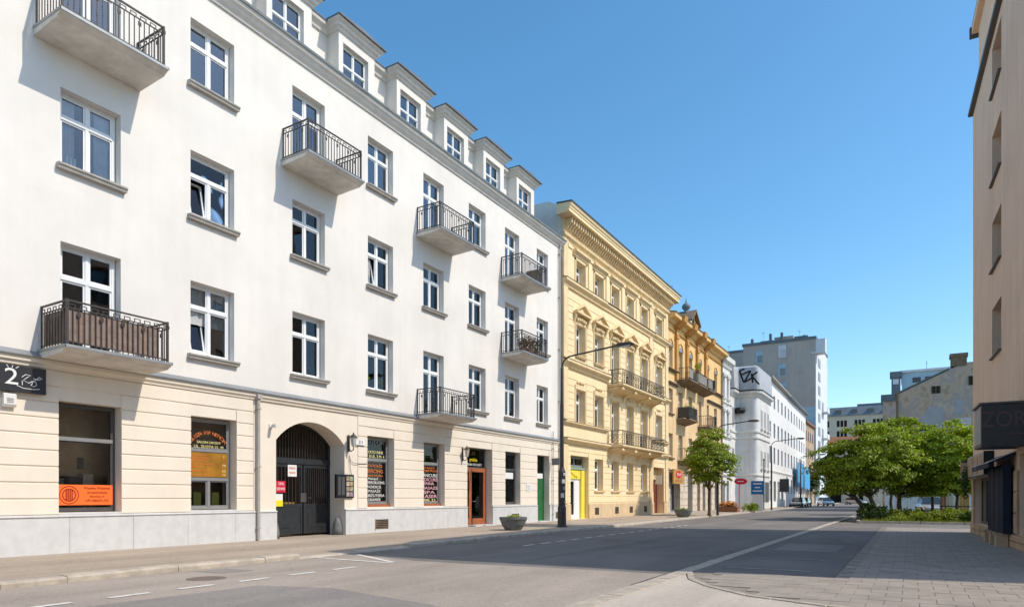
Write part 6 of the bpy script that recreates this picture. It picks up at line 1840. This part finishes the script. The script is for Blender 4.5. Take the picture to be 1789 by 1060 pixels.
q = MB(); q.tube([(-13.1, 73.0, 0.12), (-13.1, 73.0, 5.3)], 0.06, 8); q.lathe([(0.09, 5.3), (0.1, 5.4), (0.03, 5.5)], (-13.1, 73.0, 0), 8); q.build('pole', M['lampmetal'], e)


def bowl_planter(x, y, r, label):
    e = empty('bowl_planter', (x, y, 0.12), (0, 0, 0), 0, label, 'planter', 'stone bowl planters on the footway')
    q = MB(); q.lathe([(r * 0.52, 0), (r * 0.60, 0.03), (r * 0.82, 0.22), (r * 0.95, 0.42), (r, 0.46), (r, 0.54), (r * 0.90, 0.54), (r * 0.86, 0.46)], (x, y, 0.12), 28); q.build('bowl', M['bowl'], e, smooth=False)
    q = MB(); q.lathe([(r * 0.87, 0.44), (r * 0.5, 0.49), (0.02, 0.50)], (x, y, 0.12), 20); q.build('soil', M['soil'], e)
    q = MB()
    for k in range(10):
        a = rc.uniform(0, 6.28); d = r * 0.6 * rc.random()
        leaf_ball(q, (x + d * math.cos(a), y + d * math.sin(a), 0.68), 0.12, 0.12, 0.07, 14, 0.08, rc)
    q.build('seedlings', M['leaf_y'], e, fix=False)
    return e


bowl_planter(-14.0, 23.45, 0.58, 'round concrete bowl planter in front of the white tenement')
bowl_planter(-13.2, 44.6, 0.62, 'round concrete bowl planter farther along by the yellow tenement')

# signs further along the footway
rs = empty('red_oval_sign', (-14.2, 66.5, 0.12), (0, 0, 0), 0, 'red oval sign on a thin post beyond the street tree', 'sign')
q = MB(); q.tube([(-14.2, 66.5, 0.12), (-14.2, 66.5, 2.9)], 0.05, 6); q.build('post', M['red'], rs)
q = MB(); q.prism([(-14.05 + 0.62 * math.cos(t * 0.3927), 3.0 + 0.30 * math.sin(t * 0.3927)) for t in range(16)], 66.42, 66.49, 'y'); q.build('oval_board', M['red'], rs)
q = MB(); q.box(-14.35, -13.75, 66.405, 66.419, 2.97, 3.04); q.build('white_line', M['print_w'], rs)
bs2 = empty('blue_board_sign', (-12.6, 67.5, 0.12), (0, 0, 0), 0, 'square blue board with white lines on a white stand', 'sign')
q = MB(); q.box(-13.3, -12.1, 67.5, 67.62, 1.75, 3.05); q.build('board', M['blue'], bs2)
q = MB(); q.box(-13.2, -12.2, 67.53, 67.6, 0.12, 1.74); q.build('stand', M['paper'], bs2)
for z, w in ((2.78, 0.8), (2.42, 0.5), (2.08, 0.85)):
    q = MB(); q.box(-12.7 - w / 2, -12.7 + w / 2, 67.485, 67.498, z - 0.06, z + 0.06); q.build('text_line', M['print_w'], bs2)
fb2 = empty('flower_box', (-14.2, 62.5, 0.12), (0, 0, 0), 0, 'wooden flower box of orange flowers on the footway', 'flower box')
q = MB(); q.box(-15.2, -13.4, 62.0, 62.9, 0.12, 0.62); q.build('box', M['rust'], fb2)
q = MB(); leaf_ball(q, (-14.3, 62.45, 0.85), 0.9, 0.45, 0.30, 500, 0.13, rc); q.build('flowers', M['flower'], fb2, fix=False)
q = MB(); leaf_ball(q, (-14.3, 62.45, 0.72), 0.9, 0.45, 0.2, 200, 0.13, rc); q.build('foliage', M['leaf_d'], fb2, fix=False)


# ------------------------------------------------------------------ trees, shrubs
def tree(x, y, z0, H, rx, ry, rz, zc, label, name='tree', nclump=150, leaves=46, seed=1, lm=None, cat='tree', group=None, trunk_r=0.13, lean=(0, 0), fork=0.36, lsize=0.24, flat=0.27, spread=0.62, stems=1):
    rn = random.Random(seed)
    e = empty(name, (x, y, z0), (0, 0, 0), 0, label, cat, group)
    tb = MB()
    cx, cy_, cz = x + lean[0], y + lean[1], z0 + zc
    lobes = [(Vector((rn.gauss(0, 1), rn.gauss(0, 1), rn.gauss(0.2, 0.8))).normalized(), rn.uniform(0.62, 1.32)) for _ in range(15)]
    def reach(d):
        s = 0.0; w = 0.0
        for L, k in lobes:
            q = max(0, d.dot(L)) ** 9 + 0.002; s += q * k; w += q
        return s / w
    tips = []
    for i in range(nclump):
        d = Vector((rn.gauss(0, 1), rn.gauss(0, 1), rn.gauss(0, 1))).normalized()
        r = (0.30 + 0.70 * rn.random() ** 0.40) * reach(d)
        p = Vector((cx + d.x * rx * r, cy_ + d.y * ry * r, cz + d.z * rz * r))
        if p.z < z0 + zc - rz * 0.92: continue
        tips.append((p, d))
    for s in range(stems):
        bx, by = x + (s - (stems - 1) / 2) * 0.35, y + 0.15 * s
        fz = z0 + H * fork
        top = Vector((cx + (s - (stems - 1) / 2) * 0.9, cy_, fz))
        pts = [Vector((bx, by, z0 - 0.05)), Vector((bx + 0.02, by, z0 + 0.25)), Vector((bx, by, z0)).lerp(top, 0.55) + Vector((rn.uniform(-.08, .08), rn.uniform(-.08, .08), 0)), top]
        tb.tube(pts, [trunk_r * 1.5, trunk_r * 1.05, trunk_r * 0.9, trunk_r * 0.75], 9)
        for k in range(9):
            p, d = tips[rn.randrange(len(tips))]
            m = top.lerp(p, 0.5) + Vector((rn.uniform(-.2, .2), rn.uniform(-.2, .2), rn.uniform(-.1, .25)))
            tb.tube([top - Vector((0, 0, 0.15)), m, top.lerp(p, 0.9)], [trunk_r * 0.5, trunk_r * 0.28, trunk_r * 0.08], 5)
    tb.build('trunk', M['bark'], e, at=(x, y, z0))
    v = []; f = []
    for p, d in tips:
        R0 = spread * rn.choice((0.45, 0.7, 0.9, 1.15, 1.3))
        droop = Vector((d.x, d.y, 0)) * 0.45
        up_ = (Vector((0, 0, 1)) + droop * 0.8 + Vector((rn.gauss(0, .15), rn.gauss(0, .15), 0))).normalized()
        a1 = up_.orthogonal().normalized(); a2 = up_.cross(a1)
        for _ in range(int(leaves * (0.25 + R0 / spread * 0.85))):
            a = rn.uniform(0, 6.283); rr_ = R0 * math.sqrt(rn.random())
            if rn.random() < 0.13: rr_ *= 1.55
            q = p + a1 * (rr_ * math.cos(a)) + a2 * (rr_ * math.sin(a)) + up_ * rn.gauss(0, flat * R0 * 0.5)
            nrm = (up_ * 0.6 + Vector((d.x, d.y, d.z * 0.3)) * 0.5 + Vector((rn.gauss(0, .5), rn.gauss(0, .5), rn.gauss(0, .4)))).normalized()
            t = Matrix.Rotation(rn.uniform(0, 6.28), 3, nrm) @ nrm.orthogonal().normalized()
            w = nrm.cross(t); L = lsize * rn.uniform(0.65, 1.3)
            b = len(v)
            v += [tuple(q - t * L * 0.5), tuple(q + w * L * 0.36 - nrm * L * .05), tuple(q + t * L * 0.5 - nrm * L * .12), tuple(q - w * L * 0.36 - nrm * L * .05)]
            f.append((b, b + 1, b + 2, b + 3))
    mb = MB(); mb.v = v; mb.f = f; mb.m = [0] * len(f)
    mb.build('crown', lm or M['leaf'], e, at=(cx, cy_, cz), fix=False)
    return e


tree(-12.75, 49.6, 0.12, 6.3, 1.75, 1.75, 2.15, 4.15, 'small round street tree on the footway by the ochre tenement', 'street_tree', 170, 95, 5, M['leaf'], trunk_r=0.10, lsize=0.145, spread=0.42, fork=0.3)
GT = 'trees on the green'
tree(-1.75, 47.0, 0.05, 6.0, 3.3, 2.6, 2.15, 3.65, 'leftmost leaning tree on the green, its boughs reaching over the road', 'maple_tree', 200, 150, 21, M['leaf'], group=GT, trunk_r=0.15, lean=(-0.9, 0.3), stems=2, spread=0.55, fork=0.26, lsize=0.155)
tree(-0.6, 51.5, 0.05, 7.2, 2.7, 2.5, 2.9, 4.2, 'tallest tree on the green with a pointed top', 'maple_tree', 190, 150, 34, M['leaf'], group=GT, trunk_r=0.16, spread=0.55, fork=0.24, lsize=0.155)
tree(1.3, 54.0, 0.05, 6.2, 2.6, 2.4, 2.4, 3.75, 'middle tree on the green before the patched party wall', 'maple_tree', 160, 150, 47, M['leaf_y'], group=GT, trunk_r=0.10, spread=0.52, fork=0.26, lsize=0.155)
tree(2.6, 51.0, 0.05, 6.0, 1.9, 2.0, 2.45, 3.7, 'bright rightmost tree on the green nearest the beige building', 'maple_tree', 155, 150, 58, M['leaf_y'], group=GT, trunk_r=0.09, spread=0.50, fork=0.26, lsize=0.155)
tree(-1.3, 62.0, 0.05, 6.4, 2.6, 2.4, 2.3, 4.0, 'dark tree at the back of the green', 'maple_tree', 120, 90, 63, M['leaf'], group=GT, trunk_r=0.12, spread=0.6, fork=0.28, lsize=0.18)
tree(-16.3, 139.0, 0.12, 6.5, 1.5, 1.5, 1.8, 4.6, 'far dark street tree below the brown house', 'far_street_tree', 60, 40, 71, M['leaf_d'], spread=0.6, lsize=0.35)

green = setp(sheet('green', [(-2.5, 43.2), (30, 43.2), (30, 76), (-3.3, 76), (-3.0, 55)], 0.03, M['grass']), 'dark planted green with shrubs under the trees', 'green')
gk = empty('green_kerb', (0, 43.1, 0)); gk['kind'] = 'structure'; setp(gk, 'pale kerb round the planted green', 'kerb')
x = -2.5
while x < 12:
    mb = MB(); mb.box(x + 0.01, x + 0.98, 43.0, 43.18, -0.02, 0.12); mb.build('kerb_stone', M['kerb'], gk); x += 1
y = 43.2
while y < 75:
    mb = MB(); xx = -2.6 - (y - 43) * 0.025; mb.box(xx - 0.08, xx + 0.08, y + 0.01, y + 0.98, -0.02, 0.12); mb.build('kerb_stone', M['kerb'], gk); y += 1


def shrub(x, y, rx, ry, h, label, mat, n, seed, group='shrubs on the green', size=0.15, name='shrub'):
    rn = random.Random(seed)
    e = empty(name, (x, y, 0.03), (0, 0, 0), 0, label, 'shrub', group)
    q = MB()
    for k in range(max(4, n // 60)):
        a = rn.uniform(0, 6.28); d = rn.random() ** 0.6
        leaf_ball(q, (x + rx * d * math.cos(a), y + ry * d * math.sin(a), 0.05 + h * (1 - 0.5 * d) * rn.uniform(0.35, 0.85)), 0.32, 0.32, h * 0.3, 60, size, rn)
    q.build('foliage', mat, e, fix=False)
    q = MB()
    for k in range(5): q.tube([(x, y, 0.02), (x + rx * rn.uniform(-.7, .7), y + ry * rn.uniform(-.7, .7), h * 0.7)], 0.015, 4)
    q.build('stem', M['bark'], e)
    return e


shrub(-2.0, 45.6, 0.8, 0.9, 1.3, 'dark low bush at the foot of the leftmost leaning tree', M['leaf_d'], 1300, 1, size=0.16)
shrub(-0.6, 44.8, 1.0, 0.9, 0.45, 'dull green low bush between the two tree trunks', M['leaf_s'], 1100, 2)
shrub(0.7, 44.6, 1.1, 0.8, 0.55, 'yellow green bush left of the middle of the bed', M['leaf_s'], 1500, 3)
shrub(2.0, 44.9, 1.1, 0.9, 0.95, 'tallest bright yellow green bush in the bed', M['leaf_s'], 1900, 4)
shrub(3.4, 44.5, 1.1, 0.9, 0.8, 'dark bush at the right end of the bed by the beige building', M['leaf_d'], 1700, 5)
shrub(-0.2, 48.5, 1.3, 1.2, 0.9, 'scrubby bush behind the tree trunks', M['leaf_s'], 900, 6)
shrub(2.6, 49.0, 1.5, 1.2, 0.8, 'scrubby bush behind the bright bushes', M['leaf_s'], 900, 7)
shrub(-13.0, 65.8, 0.8, 0.7, 1.0, 'dull green bush beside the blue board', M['leaf'], 900, 8, 'bushes on the far footway')
gm = MB()
for k in range(9000):
    xx, yy = rc.uniform(-2.3, 6.0), 43.4 + 9 * rc.random() ** 1.6
    a = rc.uniform(0, 3.14); h = rc.uniform(0.08, 0.28); w = 0.02
    dx, dy = w * math.cos(a), w * math.sin(a); lx, ly = rc.gauss(0, 0.06), rc.gauss(0, 0.06)
    gm.add([(xx - dx, yy - dy, 0.03), (xx + dx, yy + dy, 0.03), (xx + lx, yy + ly, h)], [(0, 1, 2)])
gr_ = gm.build('grass', M['leaf_s'], None, at=(0, 0, 0), fix=False); setp(gr_, 'rough grass and weeds growing over the planted green', 'grass', kind='stuff')

# hoarding, painted fence and parked car behind the green
hf = empty('white_hoarding', (1.5, 78, 0), (0, 0, 0), 0, 'white hoarding behind the tree trunks', 'fence')
for k in range(8):
    q = MB(); q.box(-2.2 + k * 1.0, -1.23 + k * 1.0, 77.0, 77.06, 0.05, 2.6); q.build('panel', M['tower_w'], hf)
pf = empty('painted_fence', (2.9, 60.0, 0), (0, 0, 0), 0, 'fence of weathered and orange boards behind the bushes', 'fence')
for k in range(9):
    x0 = 1.95 + k * 0.205
    mt = M['amber'] if k >= 6 else (M['rust'] if k < 2 else [M['sill'], M['oldstone'], M['trim_w'], M['brown'], M['sill'], M['brown']][k - 2])
    q = MB(); q.box(x0, x0 + 0.19, 60.0, 60.03 + 0.01 * (k % 3), 0.1, 1.68 + rc.uniform(-.05, .05)); q.build('board', mt, pf)
q = MB(); q.box(1.9, 3.85, 59.95, 59.995, 0.75, 0.82); q.build('rail', M['iron'], pf)


def car(T, rz, label, paint, group='parked cars', name='parked_car'):
    """frame: x across, y along the car, nose towards +y"""
    e = empty(name, (0, 0, 0), T, rz, label, 'car', group)
    sec = [(-2.05, 0.45, 0.70, 0.62), (-1.95, 0.30, 0.85, 0.78), (-1.2, 0.26, 0.92, 0.86), (-0.2, 0.24, 0.90, 0.87), (0.8, 0.24, 0.88, 0.87), (1.5, 0.27, 0.78, 0.84), (1.95, 0.32, 0.66, 0.74), (2.08, 0.42, 0.56, 0.58)]
    v = []; f = []; n = 8
    for (yy, zb, zt_, hw_) in sec:
        for (cx, cz) in ((-0.85, 0.0), (-1, 0.25), (-1, 0.6), (-0.92, 1.0), (0.92, 1.0), (1, 0.6), (1, 0.25), (0.85, 0.0)):
            v.append((hw_ * cx, yy, zb + (zt_ - zb) * cz))
    for i in range(len(sec) - 1):
        for k in range(n): f.append((i * n + k, i * n + (k + 1) % n, (i + 1) * n + (k + 1) % n, (i + 1) * n + k))
    f += [tuple(range(n)), tuple(range(len(v) - n, len(v)))]
    q = MB(); q.add(v, f); q.build('body', paint, e, at=(0, 0, 0))
    cab = [(-1.75, 0.90, 0.74), (-1.25, 1.38, 0.60), (-0.6, 1.46, 0.60), (0.15, 1.42, 0.60), (0.95, 0.90, 0.74)]
    q = MB(); v = []; f = []
    for (yy, z, hw_) in cab: v += [(-hw_, yy, z), (hw_, yy, z)]
    for yy, z, hw_ in cab: pass
    f = [(0, 1, 3, 2), (2, 3, 5, 4), (4, 5, 7, 6), (6, 7, 9, 8)]
    base = [(-0.76, -1.75, 0.88), (0.76, -1.75, 0.88), (0.76, 0.95, 0.88), (-0.76, 0.95, 0.88)]
    q.add(v, [(2, 3, 5, 4), (4, 5, 7, 6)]); q.build('roof_panel', paint, e, at=(0, 0, 0))
    q = MB(); q.add(v, [(6, 7, 9, 8)]); q.build('windscreen', M['carglass'], e, at=(0, 0, 0))
    q = MB(); q.add(v, [(0, 1, 3, 2)]); q.build('rear_window', M['carglass'], e, at=(0, 0, 0))
    for s in (0, 1):
        sg_ = [v[0 + s], v[2 + s], v[4 + s], v[6 + s], v[8 + s]]
        q = MB(); q.add(sg_, [(0, 1, 2, 3, 4)]); q.build('side_window', M['carglass'], e, at=(0, 0, 0))
    for yy in (-1.3, 1.3):
        for s in (-1, 1):
            q = MB(); cyl = [(yy + 0.32 * math.cos(t * math.pi / 8), 0.32 + 0.32 * math.sin(t * math.pi / 8)) for t in range(16)]
            q.prism(cyl, s * 0.70, s * 0.885, 'x'); w_ = q.build('wheel', M['tyre'], e)
            q = MB(); q.prism([(yy + 0.2 * math.cos(t * math.pi / 6), 0.32 + 0.2 * math.sin(t * math.pi / 6)) for t in range(12)], s * 0.886, s * 0.90, 'x'); q.build('rim', M['rim'], w_)
    for s in (-1, 1):
        q = MB(); q.box(s * 0.42, s * 0.64, 1.98, 2.05, 0.50, 0.62); q.build('headlight', M['lens'], e)
        q = MB(); q.box(s * 0.50, s * 0.66, -2.06, -1.98, 0.62, 0.78); q.build('tail_light', M['red'], e)
    return e


car((-12.2, 123, 0), R(205), 'steel blue car standing far down the street', M['car_b'])
car((-13.6, 101.5, 0), R(178), 'dark car parked at the left kerb far down the street', M['car_d'])
car((-9.5, 150, 0), R(250), 'silver car crossing at the far end of the street', M['car_w'])
car((1.45, 66, 0.04), R(188), 'dark windowed silver car behind the trunks on the green', M['car_w'])
car((-14.2, 112, 0), R(178), 'second dark car behind the parked dark car', M['car_d'])

# roof aerials
def aerial(parent, x, y, z, h):
    q = MB(); q.tube([(x, y, z - 0.3), (x, y, z + h)], 0.025, 5)
    for k in range(4): q.tube([(x - 0.35 + 0.03 * k, y - 0.1, z + h - 0.12 * k), (x + 0.35 - 0.03 * k, y + 0.1, z + h - 0.12 * k)], 0.012, 4)
    q.build('aerial', M['frame_d'], parent)


aerial(tw, -27.5, 152.5, 35.2, 2.2)
aerial(tw, -20.2, 152.5, 35.2, 1.7)
aerial(tw, -37.0, 162, 35.6, 1.8)
aerial(yt, 0.2, 54.2, 18.5, 0.55)
aerial(pw, -1.5, 7.0, 14.9, 1.2)
aerial(bh, -1.0, 2.0, 19.4, 1.3)
aerial(lw, -2.5, 30.0, 17.6, 1.4)
